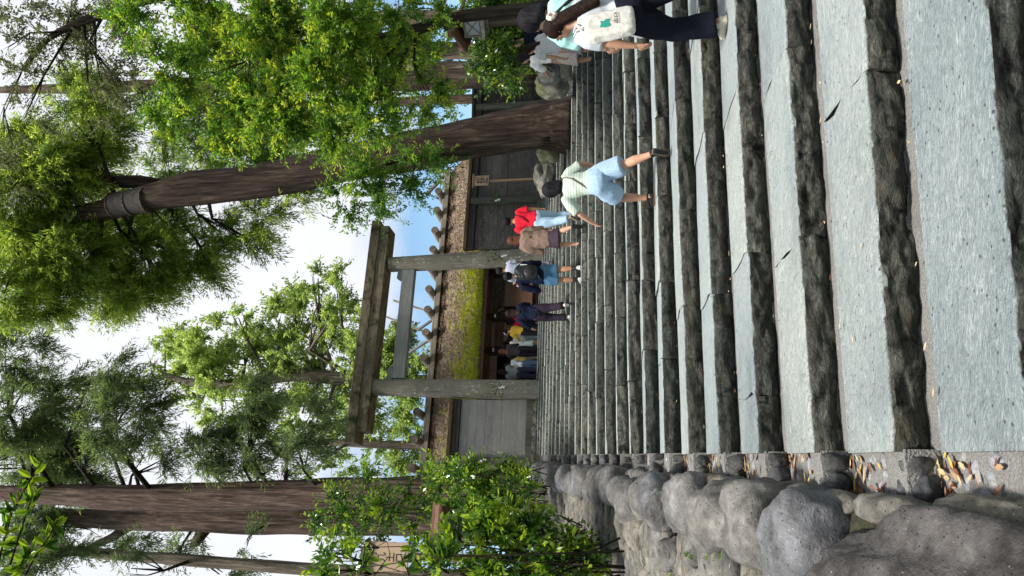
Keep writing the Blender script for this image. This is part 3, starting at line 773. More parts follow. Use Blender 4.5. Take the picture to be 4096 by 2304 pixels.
# underside, back slope and gable ends
nb0 = len(vs)
for a in (gl, gr):
    for b, z in ((BE, ze), (BE + .1, ze - .22), (BR, zr - .6), (2 * BR - BE - .1, ze - .22), (2 * BR - BE, ze), (BR, zr)): vs.append(np.array([a, b, z]))
for q in range(6):
    if q == 5: continue
    Fq.append((nb0 + q, nb0 + q + 1, nb0 + 6 + q + 1, nb0 + 6 + q)); tint.append(.1)
for o in (0, 6): Fq.append((nb0 + o, nb0 + o + 1, nb0 + o + 2, nb0 + o + 5)); Fq.append((nb0 + o + 2, nb0 + o + 3, nb0 + o + 4, nb0 + o + 5)); tint += [.1, .1]
thatch = mesh_np('thatch_roof', vs, Fq, M['thatch'], parent=gate, local=True, fattr={'tint': tint})
# loose straw and moss tufts standing proud of the thatch
NB = 34000
A = rng.uniform(gl, gr, NB); T = rng.uniform(0, 1, NB) ** 1.15
eav = rng.random(NB) < .14; T = np.where(eav, rng.uniform(-.01, .02, NB), T)
B0 = np.stack([A, BE + (BR - BE) * T, ze + (zr - ze) * T - .1 * np.sin(np.pi * np.clip(T, 0, 1)) + .02], 1)
sl = np.array([0, -(BR - BE), -(zr - ze)]); sl /= np.linalg.norm(sl); up_ = np.array([0, -sl[2], sl[1]]) * -1
up_ = np.array([0, -(zr - ze), (BR - BE)]); up_ /= np.linalg.norm(up_)
dirs = sl * rng.uniform(-.2, 1, NB)[:, None] + np.array([1., 0, 0]) * rng.normal(0, .8, NB)[:, None] + up_ * rng.uniform(.05, .5, NB)[:, None]
dirs[eav] = np.array([0, -.25, -1]) + rng.normal(0, .3, (eav.sum(), 3))
dirs /= np.linalg.norm(dirs, axis=1)[:, None]
ln = rng.uniform(.07, .26, NB) * np.where(eav, .9, 1); wd = rng.uniform(.005, .014, NB)
side = np.cross(dirs, up_); side /= np.linalg.norm(side, axis=1)[:, None] + 1e-9
q0 = B0 - side * wd[:, None]; q1 = B0 + side * wd[:, None]; q2 = B0 + dirs * ln[:, None] + side * wd[:, None] * .5; q3 = B0 + dirs * ln[:, None] - side * wd[:, None] * .5
tt = np.array([moss_at(a, t) for a, t in zip(A, np.clip(T, 0, 1))]) + rng.normal(0, .12, NB)
mesh_np('straw_tufts', np.stack([q0, q1, q2, q3], 1).reshape(-1, 3), np.arange(NB * 4).reshape(-1, 4), M['thatch'], smooth=False, parent=gate, local=True, fattr={'tint': tt}, kind='stuff')
MB().bar((gl, BR, zr + .09), (gr, BR, zr + .09), .62, .2, bev=.03).build('ridge_beam', M['ridge'], gate, local=True)
MB().bar((gl, BR - .46, zr - .04), (gr, BR - .46, zr - .04), .1, .16).build('ridge_board', M['ridge'], gate, local=True)
for x, y in ((1751, 762), (1745, 838), (1737, 919), (1729, 995), (1721, 1075), (1713, 1154), (1708, 1236), (1700, 1328), (1690, 1430), (1678, 1540), (1665, 1646), (1653, 1756), (1641, 1870)):
    bf = BR - .85; p = sh(x, y, bf); zz = p[2] - .02
    lg = MB().tube([(p[0], bf + .02, zz), (p[0], bf + .85, zz + .01), (p[0], bf + 1.7, zz)], [.165, .175, .165], 18).build('ridge_log', M['log'], gate, smooth=60, local=True)
    MB().tube([(p[0], bf, zz), (p[0], bf + .025, zz)], [.157, .164], 18).build('log_end', M['logend'], lg, smooth=60, local=True)
    MB().bar((p[0], BR, zr + .19), (p[0], BR, zz - .1), .2, .2, up=(1, 0, 0)).build('log_cradle', M['lintel'], lg, local=True)
# forked gable boards at the right end
for (xa, ya, xb_, yb_) in ((1703, 781, 1790, 690), (1765, 716, 1792, 772)):
    p, q = sh(xa, ya, BR - .1), sh(xb_, yb_, BR - .1)
    MB().bar(p, q, .09, .22, up=(0, 1, 0)).build('gable_board', M['silver'], gate, local=True)
# eave fascia, pillars, beams and dark doors
zf0, zf1 = sh(1923, 1300, BE + .25)[2] - .02, sh(1945, 1300, BE + .25)[2]
MB().bar((gl + .3, BE + .12, (zf0 + .06 + zf1) / 2), (gr - .3, BE + .12, (zf0 + .06 + zf1) / 2), .14, zf0 + .06 - zf1).build('eave_beam', M['inner'], gate, local=True)
ra = sh(2000, 1270, 3.2)[0]; rb = sh(2000, 1405, 3.2)[0]; rc = sh(2000, 1500, 3.2)[0]; rd = ra + (ra - rb) * 1.35
for a in (ra, rb, rc - .9, rd):
    MB().tube([(a, 3.2, -.05), (a, 3.2, 1.6), (a, 3.2, zf0 + .1)], [.2, .19, .185], 20).build('pillar', M['inner_v'], gate, smooth=60, local=True)
MB().bar((gl + .6, 3.2, zf1 + .16), (gr - .6, 3.2, zf1 + .16), .26, .3).build('cross_beam', M['inner'], gate, local=True)
MB().bar((rb, 3.25, zf1 - .32), (ra, 3.25, zf1 - .32), .12, .34).build('cross_beam', M['inner'], gate, local=True)
for a in (ra, rb):
    MB().box((a, 3.2 - .215, zf1 - .16), (.14, .012, .07)).build('paper_tag', M['white'], gate, local=True)
# door leaves and plank wall at the back of the gate
wl = rc - 1.2
k = 0; a = wl
while a < ra - .05:
    w_ = random.uniform(.28, .4); a2_ = min(a + w_, ra)
    MB().box(((a + a2_) / 2, 6.6 + random.uniform(-.012, .012), zf1 / 2 + .2), (a2_ - a - .003, .07, zf1 + .3)).build('door_plank', M['inner_v'], gate, local=True); a = a2_
for z in (.9, 1.9):
    MB().bar((wl, 6.53, z), (ra, 6.53, z), .08, .2).build('door_rail', M['inner'], gate, local=True)
for a, z in ((rb - .35, 1.35), (rb - .8, 2.0), (rb + .6, 1.35)):
    MB().ball((a, 6.55, z), (.035, .03, .035)).build('door_stud', M['metal'], gate, smooth=True, local=True)
# guard booth with a slatted lean-to roof inside the gate
booth = empty('guard_booth', shw(ra + 1.1, 5.2, 0), SA, label='small guard booth with pale slatted lean-to roof inside the gate', cat='booth')
ba0, ba1 = sh(2000, 1232, 5.0)[0], sh(2000, 1060, 5.0)[0]
bz0, bz1 = sh(2012, 1150, 5.0)[2], sh(1980, 1150, 6.2)[2]
ox, oy = ra + 1.1, 5.2
n_s = 15
for i in range(n_s):
    a = ba0 + (ba1 - ba0) * (i + .5) / n_s
    MB().bar((a - ox, 5.0 - oy, bz0), (a - ox, 6.3 - oy, bz1 + .04), .07, .05).build('roof_slat', M['silver'], booth, local=True)
MB().bar((ba0 - ox - .05, 5.0 - oy, bz0 - .05), (ba1 - ox, 5.0 - oy, bz0 - .05), .08, .09).build('roof_beam', M['ridge'], booth, local=True)
MB().bar((ba0 - ox - .05, 6.32 - oy, bz1), (ba1 - ox, 6.32 - oy, bz1), .1, .14).build('roof_beam', M['ridge'], booth, local=True)
for a in (ba0 + .12, ba1 - .3):
    MB().bar((a - ox, 5.35 - oy, 0), (a - ox, 5.35 - oy, bz0 + .2), .1, .1, up=(1, 0, 0)).build('post', M['inner_v'], booth, local=True)
    MB().bar((a - ox, 5.35 - oy, bz0 - .45), (a - ox, 6.1 - oy, bz1 - .1), .06, .06).build('brace', M['inner'], booth, local=True)
for i in range(4):
    MB().box(((ba0 + ba1) / 2 - ox, 5.45 - oy, .35 + i * .2), (ba1 - ba0 - .3, .03, .19)).build('wall_plank', M['newwood'] if i < 2 else M['inner'], booth, local=True)
MB().box(((ba0 + ba1) / 2 - ox, 5.2 - oy, .06), (ba1 - ba0, .7, .14)).build('base_slab', M['white'], booth, local=True)
# inner hall behind, seen only by its forked roof ends
hall = empty('inner_hall', shw(4.0, 13, 0), SA, label='inner shrine hall behind the gate, only its forked roof finials showing', cat='hall')
hz = sh(1790, 1300, 13)[2]; ha = sh(1700, 1310, 13)[0]
def hp(a, b, z): return np.array([a, b, z]) - np.array([4.0, 13, 0])
MB().add([hp(ha - 3.4, 11, hz - 2.8), hp(ha, 11, hz), hp(ha + 3.4, 11, hz - 2.8), hp(ha - 3.4, 20, hz - 2.8), hp(ha, 20, hz), hp(ha + 3.4, 20, hz - 2.8)], [(0, 1, 4, 3), (1, 2, 5, 4), (0, 2, 1), (3, 4, 5), (0, 3, 5, 2)]).build('thatch_roof', M['ridge'], hall, local=True)
MB().add([hp(ha - 2.2, 11.6, 0), hp(ha + 2.2, 11.6, 0), hp(ha + 2.2, 19.4, 0), hp(ha - 2.2, 19.4, 0), hp(ha - 2.2, 11.6, hz - 2.3), hp(ha + 2.2, 11.6, hz - 2.3), hp(ha + 2.2, 19.4, hz - 2.3), hp(ha - 2.2, 19.4, hz - 2.3)], [(0, 1, 5, 4), (1, 2, 6, 5), (2, 3, 7, 6), (3, 0, 4, 7)]).build('wall', M['inner'], hall, local=True)
for (xa, ya, xb_, yb_, b, w_, mt) in ((1760, 1332, 1635, 1413, 11.0, .24, 'silver'), (1768, 1252, 1671, 1321, 13.2, .24, 'silver'), (1752, 1257, 1574, 1202, 11.2, .17, 'ridge'), (1760, 1352, 1547, 1268, 13.4, .17, 'ridge')):
    MB().bar(sh(xa, ya, b) - np.array([4.0, 13, 0]), sh(xb_, yb_, b) - np.array([4.0, 13, 0]), .08, w_, up=(0, 1, 0)).build('gable_fork', M[mt], hall, local=True)

# ------------------------------------------------------------------ sacred sprigs tied to the pillars and posts
def sprig(x, y, b, label, n=16, Rm=.28):
    p = sh(x, y, b); o = empty('evergreen_sprig', shw(*p), SA, label=label, cat='sprig', group='sprigs tied to the gate timbers')
    tw = MB()
    leafs = []
    for k in range(n):
        th, ph = random.uniform(0, 6.28), random.uniform(-.9, 1.1)
        d = np.array([math.cos(th) * math.cos(ph), -abs(math.sin(th)) * .8 - .1, math.sin(ph)]); d /= np.linalg.norm(d)
        q = d * random.uniform(.3, 1) * Rm
        if k % 3 == 0: tw.tube([(0, 0, 0), q * .5, q], [.006, .005, .003], 5)
        leafs.append((q, d))
    tw.build('stem', M['twig'], o, local=True)
    vs, fs, ti = [], [], []
    for q, d in leafs:
        s = np.cross(d, [random.uniform(-1, 1), random.uniform(-1, 1), 1]); s /= np.linalg.norm(s); l = .11; w = .03
        k = len(vs); vs += [q, q + d * l * .5 + s * w, q + d * l, q + d * l * .5 - s * w]; fs.append((k, k + 1, k + 2, k + 3)); ti.append(random.uniform(.1, .8))
    mesh_np('foliage', vs, fs, M['camellia'], smooth=False, parent=o, local=True, fattr={'tint': ti})
    MB().prism([(0, 0), (.05, -.02), (.04, -.1), (.09, -.12), (.08, -.24), (.0, -.2), (.02, -.12), (-.03, -.1)], (0, -.03, -.02), (0, -.042, -.02), (np.array([1., 0, 0]), np.array([0, 0, 1.]))).build('paper_streamer', M['white'], o, local=True)
sprig(1990, 1555, -.42, 'green sprig with white paper tied to the left torii pillar', 30, .36)
sprig(2000, 1028, -.42, 'green sprig with white paper tied to the right torii pillar', 34, .42)
sprig(1975, 806, -.22, 'green sprig with white paper on the fence post right of the torii', 22, .3)
sprig(1915, 1846, -.22, 'dark sprig with white paper on the post left of the torii', 16, .26)

# ------------------------------------------------------------------ signs
def glyphs(text, size, mat, parent, loc, name='lettering', rot=(rad(90), 0, 0), ext=.002, align='CENTER', spacing=None):
    c = bpy.data.curves.new(name, 'FONT'); c.body = text; c.size = size; c.extrude = ext; c.align_x = align; c.align_y = 'CENTER'; c.space_line = spacing or 1.0
    t_ = bpy.data.objects.new('tmp', c); COL.objects.link(t_); me = bpy.data.meshes.new_from_object(t_.evaluated_get(bpy.context.evaluated_depsgraph_get())); bpy.data.objects.remove(t_)
    me.materials.clear(); me.materials.append(mat); o = bpy.data.objects.new(name, me); COL.objects.link(o); o.parent = parent; o.location = loc; o.rotation_euler = rot
    return o
# arrow sign right of the torii
q0 = sh(1945, 735, -1.2)
foot = sh(2135, 725, -1.2)
sr = empty('arrow_sign', shw(foot[0], -1.2, foot[2] - .5), SA, label='small new wood sign with black lettering and right arrow by the fence', cat='sign')
def sl_(x, y): p = sh(x, y, -1.2); return np.array([p[0] - foot[0], 0, p[2] - foot[2] + .5])
c0, c1 = sl_(1897, 738), sl_(1954, 703)
cx, cz, hw, hh = (c0[0] + c1[0]) / 2, (c0[2] + c1[2]) / 2, abs(c1[0] - c0[0]) / 2, abs(c0[2] - c1[2]) / 2
cx, cz = sl_(1925, 721)[0], sl_(1925, 721)[2]; hw = (sl_(1925, 702)[0] - sl_(1925, 740)[0]) / 2; hh = (sl_(1896, 721)[2] - sl_(1955, 721)[2]) / 2
MB().box((cx, .03, cz), (2 * hw, .03, 2 * hh), bev=.004).build('board', M['signboard'], sr, local=True)
MB().bar((cx - hw - .06, .02, cz + hh + .03), (cx + hw + .06, .02, cz + hh + .03), .1, .05).build('board_cap', M['newwood'], sr, local=True)
MB().bar((cx + .02, .09, -.1), (cx, .09, cz + hh * .8), .07, .06, up=(0, 1, 0)).build('post', M['newwood'], sr, local=True)
def vtext(txt, x, ztop, sz, par, y=.012):
    for i, ch in enumerate(txt): glyphs(ch, sz, M['ink'], par, (x, y, ztop - sz * (i + .5) * 1.0))
vtext('第六十三回', cx + hw * .62, cz + hh * .88, hh * .23, sr)
vtext('式年遷宮', cx + hw * .2, cz + hh * .72, hh * .3, sr)
vtext('御敷地', cx - hw * .32, cz + hh * .6, hh * .43, sr)
MB().add([(cx - hw * .7, .011, cz - hh * .84), (cx + hw * .62, .011, cz - hh * .84), (cx + hw * .2, .011, cz - hh * .56), (cx + hw * .3, .011, cz - hh * .7), (cx - hw * .7, .011, cz - hh * .7)], [(0, 1, 3, 4), (3, 1, 2)]).build('arrow_mark', M['ink'], sr, local=True)
# tall notice board at the left, half hidden by leaves
Yl = 9.9
b0 = pt(2392, 2249, Yl)
sg = empty('notice_board', b0, rad(14), label='tall brown notice board on a post half hidden by the left shrubs', cat='sign')
def nl(x, y): return np.array(MW[sg.name].inverted() @ Vector(pt(x, y, Yl)))
ct = nl(1555, 2227); mpx = Yl / F_PX
MB().box((ct[0], -.03, ct[2]), (118 * mpx, .035, 178 * mpx), bev=.004).build('board', M['signboard'], sg, local=True)
MB().prism([(-.24, 0), (.24, 0), (0, .1)], (ct[0], -.1, ct[2] + 89 * mpx), (ct[0], .08, ct[2] + 89 * mpx), (np.array([1., 0, 0]), np.array([0, 0, 1.]))).build('board_cap', M['oldpost'], sg, local=True)
MB().bar((0, .05, -.1), (ct[0], .05, ct[2] + 80 * mpx), .1, .1, up=(0, 1, 0)).build('post', M['oldpost'], sg, local=True)
MB().box((0, .05, .03), (.14, .14, .1)).build('post_shoe', M['black'], sg, local=True)
vtext('冂几土口', ct[0] + .0, ct[2] + 82 * mpx, .135, sg, y=-.05)

# ------------------------------------------------------------------ wooden lanterns
def lantern(x, y, Y, s, label, rz):
    """x, y: the middle of the lantern box in the photograph"""
    p = pt(x, y, Y); o = empty('wooden_lantern', (p[0], p[1], p[2] - 1.75 * s), rz, label=label, cat='lantern', group='wooden lanterns by the path')
    z = 1.75 * s; h = .24 * s
    MB().bar((0, 0, -.3), (0, 0, z - h), .2 * s, .2 * s, up=(1, 0, 0), bev=.02).build('post', M['bark_grey'], o, local=True)
    MB().box((0, 0, z - h - .03), (.66 * s, .66 * s, .07)).build('base_board', M['silver'], o, local=True)
    MB().box((0, 0, z - h - .1), (.42 * s, .42 * s, .08)).build('bracket', M['ridge'], o, local=True)
    fr = MB()
    for sx in (-1, 1):
        for sy in (-1, 1): fr.bar((sx * h, sy * h, z - h), (sx * h, sy * h, z + h), .05 * s, .05 * s, up=(1, 0, 0))
    for zz in (z - h + .025, z + h - .025):
        for k in (-1, 1): fr.bar((-h, k * h, zz), (h, k * h, zz), .045 * s, .05 * s); fr.bar((k * h, -h, zz), (k * h, h, zz), .045 * s, .05 * s)
    fr.build('frame', M['ridge'], o, local=True)
    for k in range(4):
        m_ = Matrix.Rotation(k * math.pi / 2, 3, 'Z'); ax = [np.array(m_ @ Vector(v)) for v in ((1, 0, 0), (0, 1, 0), (0, 0, 1))]
        pn = MB().box(ax[1] * -h * .94 + np.array([0, 0, z]), (2 * h - .05, .008, 2 * h - .06), ax).build('pane', M['pane'], o, local=True)
        lx = MB()
        for sg_ in (-1, 1): lx.bar(ax[1] * -h - ax[0] * h * .9 + np.array([0, 0, z - sg_ * h * .85]), ax[1] * -h + ax[0] * h * .9 + np.array([0, 0, z + sg_ * h * .85]), .022, .024, up=ax[1])
        lx.build('lattice', M['ridge'], pn, local=True)
    for sy in (-1, 1):
        MB().add([np.array(q) for q in ((-.6 * s, 0, z + h + .27 * s), (.6 * s, 0, z + h + .27 * s), (.6 * s, sy * .52 * s, z + h), (-.6 * s, sy * .52 * s, z + h), (-.6 * s, 0, z + h + .21 * s), (.6 * s, 0, z + h + .21 * s), (.6 * s, sy * .52 * s, z + h - .05), (-.6 * s, sy * .52 * s, z + h - .05))],
                 [(0, 1, 2, 3), (4, 7, 6, 5), (3, 2, 6, 7), (0, 3, 7, 4), (1, 5, 6, 2), (0, 4, 5, 1)]).build('roof_board', M['inner'], o, local=True)
    MB().bar((-.66 * s, 0, z + h + .28 * s), (.66 * s, 0, z + h + .28 * s), .12 * s, .1 * s).build('roof_ridge', M['inner'], o, local=True)
    return o
lantern(1895, 95, 14.5, .8, 'wooden lantern with crossed panes on a thick post by the dark fence', rad(50))
lantern(1800, 2105, 13.0, .62, 'dark wooden lantern mostly hidden in the left shrubs', rad(20))

# ------------------------------------------------------------------ foliage
def unit(a): return a / (np.linalg.norm(a, axis=-1, keepdims=True) + 1e-9)
def sprays(blobs, dens, sl_px, M, ll_px, lw_px, droop=.35, out=.7, tip=.25, tvar=.2, tbase=.42, seed=None, flat=.75):
    """leaf quads along drooping sprigs, the sprigs spread through the volume of each blob (centre, radius, distance, weight)"""
    Q, T = [], []
    for c, R, Yd, wgt, rp in blobs:
        mpx = Yd / F_PX
        N = max(4, int(dens * wgt * (rp / 100) ** 2))
        d = unit(rng.normal(0, 1, (N, 3))); r = rng.random(N) ** .45
        # clumping: gather sprigs round a few centres so that gaps stay open
        K = max(3, N // 9); kc = unit(rng.normal(0, 1, (K, 3))) * (rng.random(K) ** .4)[:, None]
        pos0 = kc[rng.integers(0, K, N)] * .92 + d * .2 * r[:, None]
        pos0[:, 2] *= flat
        pos = c + pos0 * R
        axis = unit(unit(pos0) * out + rng.normal(0, .45, (N, 3)) + np.array([0, 0, -droop]))
        Ls = sl_px * mpx * rng.uniform(.6, 1.3, N)
        st = np.clip(tbase + rng.normal(0, tvar, N), 0, 1)
        t = (np.arange(M) + .5) / M
        sag = np.array([0, 0, -1.0]) * droop
        P = pos[:, None] + axis[:, None] * (Ls[:, None] * t)[..., None] + sag * ((Ls[:, None] * t ** 2) * .45)[..., None]
        P += rng.normal(0, .05, (N, M, 3)) * Ls[:, None, None]
        sd = rng.normal(0, 1, (N, M, 3)); sd = unit(sd - axis[:, None] * (sd * axis[:, None]).sum(-1, keepdims=True))
        ld = unit(axis[:, None] * .75 + sd * .75 + np.array([0, 0, -droop * .5]))
        wv = unit(np.cross(ld, rng.normal(0, 1, (N, M, 3)) + np.array([0, 0, 1.2])))
        ll = ll_px * mpx * rng.uniform(.45, 1.4, (N, M, 1)) * rng.uniform(.75, 1.25, (N, 1, 1)); lw = lw_px * mpx * rng.uniform(.7, 1.2, (N, M, 1))
        a = P; m = P + ld * ll * .5; e = P + ld * ll
        Q.append(np.stack([a, m + wv * lw * .5, e, m - wv * lw * .5], 2).reshape(-1, 3))
        T.append(np.clip(st[:, None] + tip * (t - .5) + rng.normal(0, .09, (N, M)), 0, 1).ravel())
    V = np.concatenate(Q); return V, np.arange(len(V)).reshape(-1, 4), np.concatenate(T)

CONIFER = dict(sl_px=105, M=40, ll_px=26, lw_px=4.3, droop=.55)
def tree(name, label, trunk, Y, blobs, leaf, bark, group='trees round the shrine', style=None, dens=60, dY=2.5, limb=True, fork=None, lean=0.0, limb_r=.03, tbase=.42, seg=44, push=0.0):
    """trunk: (x, y, width) in the photograph from foot to top; blobs: (x, y, radius[, weight]) of crown masses"""
    P = [pt(x, y, Y + lean * i) for i, (x, y, w) in enumerate(trunk)]; Rr = [w * .5 * Y / F_PX for x, y, w in trunk]
    o = empty(name, P[0], label=label, cat='tree', group=group)
    # resample the trunk smoothly
    n = len(P); ts = np.linspace(0, n - 1, max(12, 5 * n)); PP = []; RR = []
    A = np.array(P); 
    for t in ts:
        i = min(int(t), n - 2); f = t - i
        p0, p1, p2, p3 = A[max(i - 1, 0)], A[i], A[i + 1], A[min(i + 2, n - 1)]
        PP.append(.5 * ((2 * p1) + (-p0 + p2) * f + (2 * p0 - 5 * p1 + 4 * p2 - p3) * f * f + (-p0 + 3 * p1 - 3 * p2 + p3) * f ** 3))
        RR.append(Rr[i] * (1 - f) + Rr[i + 1] * f)
    MB().tube(PP, RR, seg, rough=.16, seed=Y, rfreq=.6).build('trunk', bark, o, smooth=True)
    for fk in (fork or []):
        q = [pt(x, y, Y + .3) for x, y, w in fk]; r = [w * .5 * Y / F_PX for x, y, w in fk]
        MB().tube(q, r, 14, rough=.15, seed=3).build('stem', bark, o, smooth=True)
    BL = []
    for b in blobs:
        x, y, r = b[:3]; w = b[3] if len(b) > 3 else 1.0
        yd = Y + random.uniform(-dY, dY) + (push if x > 330 else 0); c = pt(x, y, yd); R = r * yd / F_PX; BL.append((c, R, yd, w, r))
        if limb:
            # a limb from the nearest trunk point below the mass
            j = min(range(len(PP)), key=lambda k: np.linalg.norm(PP[k] - c) + (2.0 if PP[k][2] > c[2] else 0)); s = PP[j]
            e = c; md = (s + e) / 2 + np.array([0, 0, .12 * np.linalg.norm(e - s)]) + rng.normal(0, .08, 3) * np.linalg.norm(e - s)
            r0 = min(RR[j] * .4, limb_r * Y / 17 + .012 * np.linalg.norm(e - s))
            mb = MB().tube([s, (s + md) / 2, md, (md + e) / 2 * 1.0, e], [r0, r0 * .8, r0 * .6, r0 * .45, r0 * .2], 7, rough=.2)
            for _ in range(4):
                q = c + rng.normal(0, .5, 3) * R; mm = (md + q) / 2 + rng.normal(0, .1, 3) * R
                mb.tube([md, mm, q], [r0 * .4, r0 * .25, r0 * .1], 5)
            mb.build('branch', M['twig'] if Y < 40 else bark, o, smooth=True)
    kw = dict(CONIFER); kw.update(style or {})
    V, Fq, T = sprays(BL, dens, tbase=tbase, **kw)
    mesh_np('crown', V, Fq, leaf, smooth=False, parent=o, fattr={'tint': T})
    return o
def ov(*bl):  # crown masses noted on a 2576-pixel-wide print
    return [(b[0] * 1.59, b[1] * 1.59, b[2] * 1.59, *(b[3:])) for b in bl]

BROAD = dict(tvar=.28, sl_px=95, M=34, ll_px=18, lw_px=8.5, droop=.12, out=.5)
# the big leaning cedar right of the torii
cedar = tree('cedar_tree', 'huge leaning cedar with reddish trunk growing through the right edge of the stairs',
     [(2290, 500, 240), (2200, 500, 200), (2100, 514, 176), (1900, 556, 158), (1650, 606, 158), (1350, 660, 150), (1024, 728, 142), (800, 752, 150), (600, 790, 108), (430, 835, 92), (250, 868, 70), (60, 895, 45)], 18.3,
     ov((60, 520, 130), (60, 650, 100), (180, 650, 110), (250, 730, 75), (330, 735, 60), (380, 640, 80, .8), (300, 560, 90), (480, 640, 60, .7), (560, 590, 50, .7), (650, 540, 50, .7), (740, 495, 45, .7), (150, 430, 110), (60, 380, 90), (250, 330, 70), (200, 250, 70), (400, 720, 45, .7), (130, 760, 55), (10, 740, 70), (520, 660, 40, .6), (620, 600, 40, .6), (420, 560, 50, .8)),
     M['cedar'], M['bark_dark'], fork=[[(680, 748, 60), (560, 728, 62), (400, 725, 52), (250, 745, 36)]], dens=200, dY=1.4, tbase=.62, push=2.0)
band = [pt(x, y, 18.25) for x, y in ((592, 800), (540, 806), (456, 822))]
MB().tube(band, [.372, .365, .355], 26, caps=False).build('trunk_wrap', M['lintel'], cedar, smooth=True)
for k in (0, 1, 2):
    q = np.array(band[0]) * (1 - k / 2) + np.array(band[2]) * (k / 2); dq = (np.array(band[2]) - np.array(band[0])); dq /= np.linalg.norm(dq)
    MB().tube([q - dq * .02, q + dq * .02], [.385 - .006 * k] * 2, 26).build('wrap_band', M['bark'], cedar, smooth=True)
# second conifer behind it on the right
tree('cedar_tree', 'dark cedar behind the bright leaves, right of the leaning trunk', [(2150, 300, 90), (1700, 320, 80), (1000, 330, 66), (400, 350, 50), (0, 360, 30)], 24,
     ov((500, 340, 90), (600, 400, 70), (680, 330, 70), (420, 420, 60), (820, 330, 60), (380, 300, 60), (560, 260, 80), (700, 420, 50)), M['cedar'], M['bark'], dens=120, tbase=.4)
# broad evergreen tree over the right side
tree('evergreen_tree', 'broadleaf evergreen with crooked dark trunk and bright green leaves over the lantern', [(2200, 30, 60), (1990, 50, 52), (1820, 72, 46), (1640, 125, 44), (1500, 160, 38), (1400, 190, 30), (1220, 212, 22), (1000, 240, 14)], 11.5,
     ov((430, 190, 75), (420, 280, 50), (520, 110, 100), (620, 190, 100), (720, 110, 105), (720, 270, 100), (830, 190, 100), (850, 310, 75), (800, 350, 45), (930, 140, 80), (950, 270, 75), (1000, 340, 40, .7), (1070, 230, 55, .7), (1040, 100, 55, .8), (330, 60, 60), (480, 20, 80), (650, 30, 100), (850, 40, 100), (1000, 30, 60), (560, 330, 60), (640, 280, 70), (1110, 60, 35)),
     M['oak'], M['twig'], style=BROAD, dens=112, dY=1.5, tbase=.46, limb_r=.028)
# twiggy grey canopy at the upper right
tree('evergreen_tree', 'tall thin-leaved tree with dark twigs against the bright sky, above the bright leaves', [(2100, -120, 80), (1400, -90, 70), (700, -30, 56), (400, 60, 40), (200, 150, 26), (90, 280, 16)], 15,
     ov((70, 50, 70, .55), (60, 190, 65, .5), (130, 120, 55, .5), (60, 300, 60, .5), (240, 90, 70), (250, 170, 60), (290, 40, 60), (20, 120, 60, .5), (180, 30, 50, .6), (310, 220, 50), (10, 400, 60, .6), (60, 460, 40, .5), (280, 280, 40), (350, 110, 45)),
     M['grey_leaf'], M['twig'], style=dict(BROAD, ll_px=17, lw_px=6.5), dens=62, dY=1.5, tbase=.4, limb_r=.03)
# small-leaved shrub tree against the gate roof
tree('shrub_tree', 'fine-leaved small tree hanging beside the right end of the thatched roof', [(2200, 560, 30), (1800, 620, 24), (1600, 640, 18), (1480, 690, 10)], 17,
     ov((910, 440, 45), (960, 500, 38), (1010, 440, 35), (870, 500, 40, .8), (960, 545, 24, .8), (1070, 425, 35), (1120, 420, 25), (1040, 470, 25)), M['oak'], M['twig'], style=dict(BROAD, ll_px=16, lw_px=7), dens=150, dY=.6, tbase=.25)
# trees at the left
tree('cedar_tree', 'tall straight cedar with reddish furrowed trunk at the left end of the fence', [(2190, 1965, 215), (2080, 1962, 160), (1900, 1960, 138), (1600, 1966, 124), (1300, 1974, 122), (1024, 1982, 120), (700, 1990, 118), (400, 1985, 110), (150, 1978, 80), (-150, 1970, 50)], 20,
     ov((40, 900, 80, .8), (60, 1040, 110), (150, 1120, 100), (270, 1080, 80), (330, 1010, 75), (290, 940, 50, .8), (30, 800, 45, .7), (150, 960, 50, .7), (420, 1150, 50, .7), (520, 1120, 75), (640, 1110, 70), (640, 1010, 60, .8), (750, 1120, 60), (790, 1050, 45, .8), (700, 1170, 35), (60, 1180, 90), (180, 1200, 70), (230, 950, 40, .7), (390, 1060, 45, .7), (590, 1180, 40, .8)),
     M['cedar_dark'], M['bark'], dens=112, tbase=.54)
tree('cedar_tree', 'second cedar trunk standing close behind the left reddish one', [(2150, 2080, 140), (1700, 2080, 122), (1300, 2081, 116), (1024, 2078, 116), (700, 2074, 112), (400, 2075, 80), (200, 2060, 60)], 24,
     ov((120, 1300, 80), (230, 1330, 50, .7), (330, 1360, 55, .6), (450, 1420, 50, .6), (60, 1370, 90), (520, 1345, 36, .5), (620, 1360, 36, .5)), M['cedar_dark'], M['bark'], dens=85, tbase=.5,
     fork=[[(560, 2075, 50), (450, 2150, 40), (360, 2190, 30)], [(830, 2100, 60), (790, 2160, 46), (770, 2180, 30)]])
tree('pole_tree', 'thin pale trunk with patchy bark at the far left', [(2300, 2330, 56), (1700, 2300, 52), (1300, 2280, 50), (1024, 2262, 50), (700, 2236, 48), (500, 2222, 46), (250, 2200, 40), (60, 2180, 30)], 14,
     ov((170, 1400, 60, .7), (330, 1430, 50, .5), (60, 1430, 70, .7), (560, 1440, 45, .5)), M['cedar_dark'], M['bark_grey'], dens=70, tbase=.4)
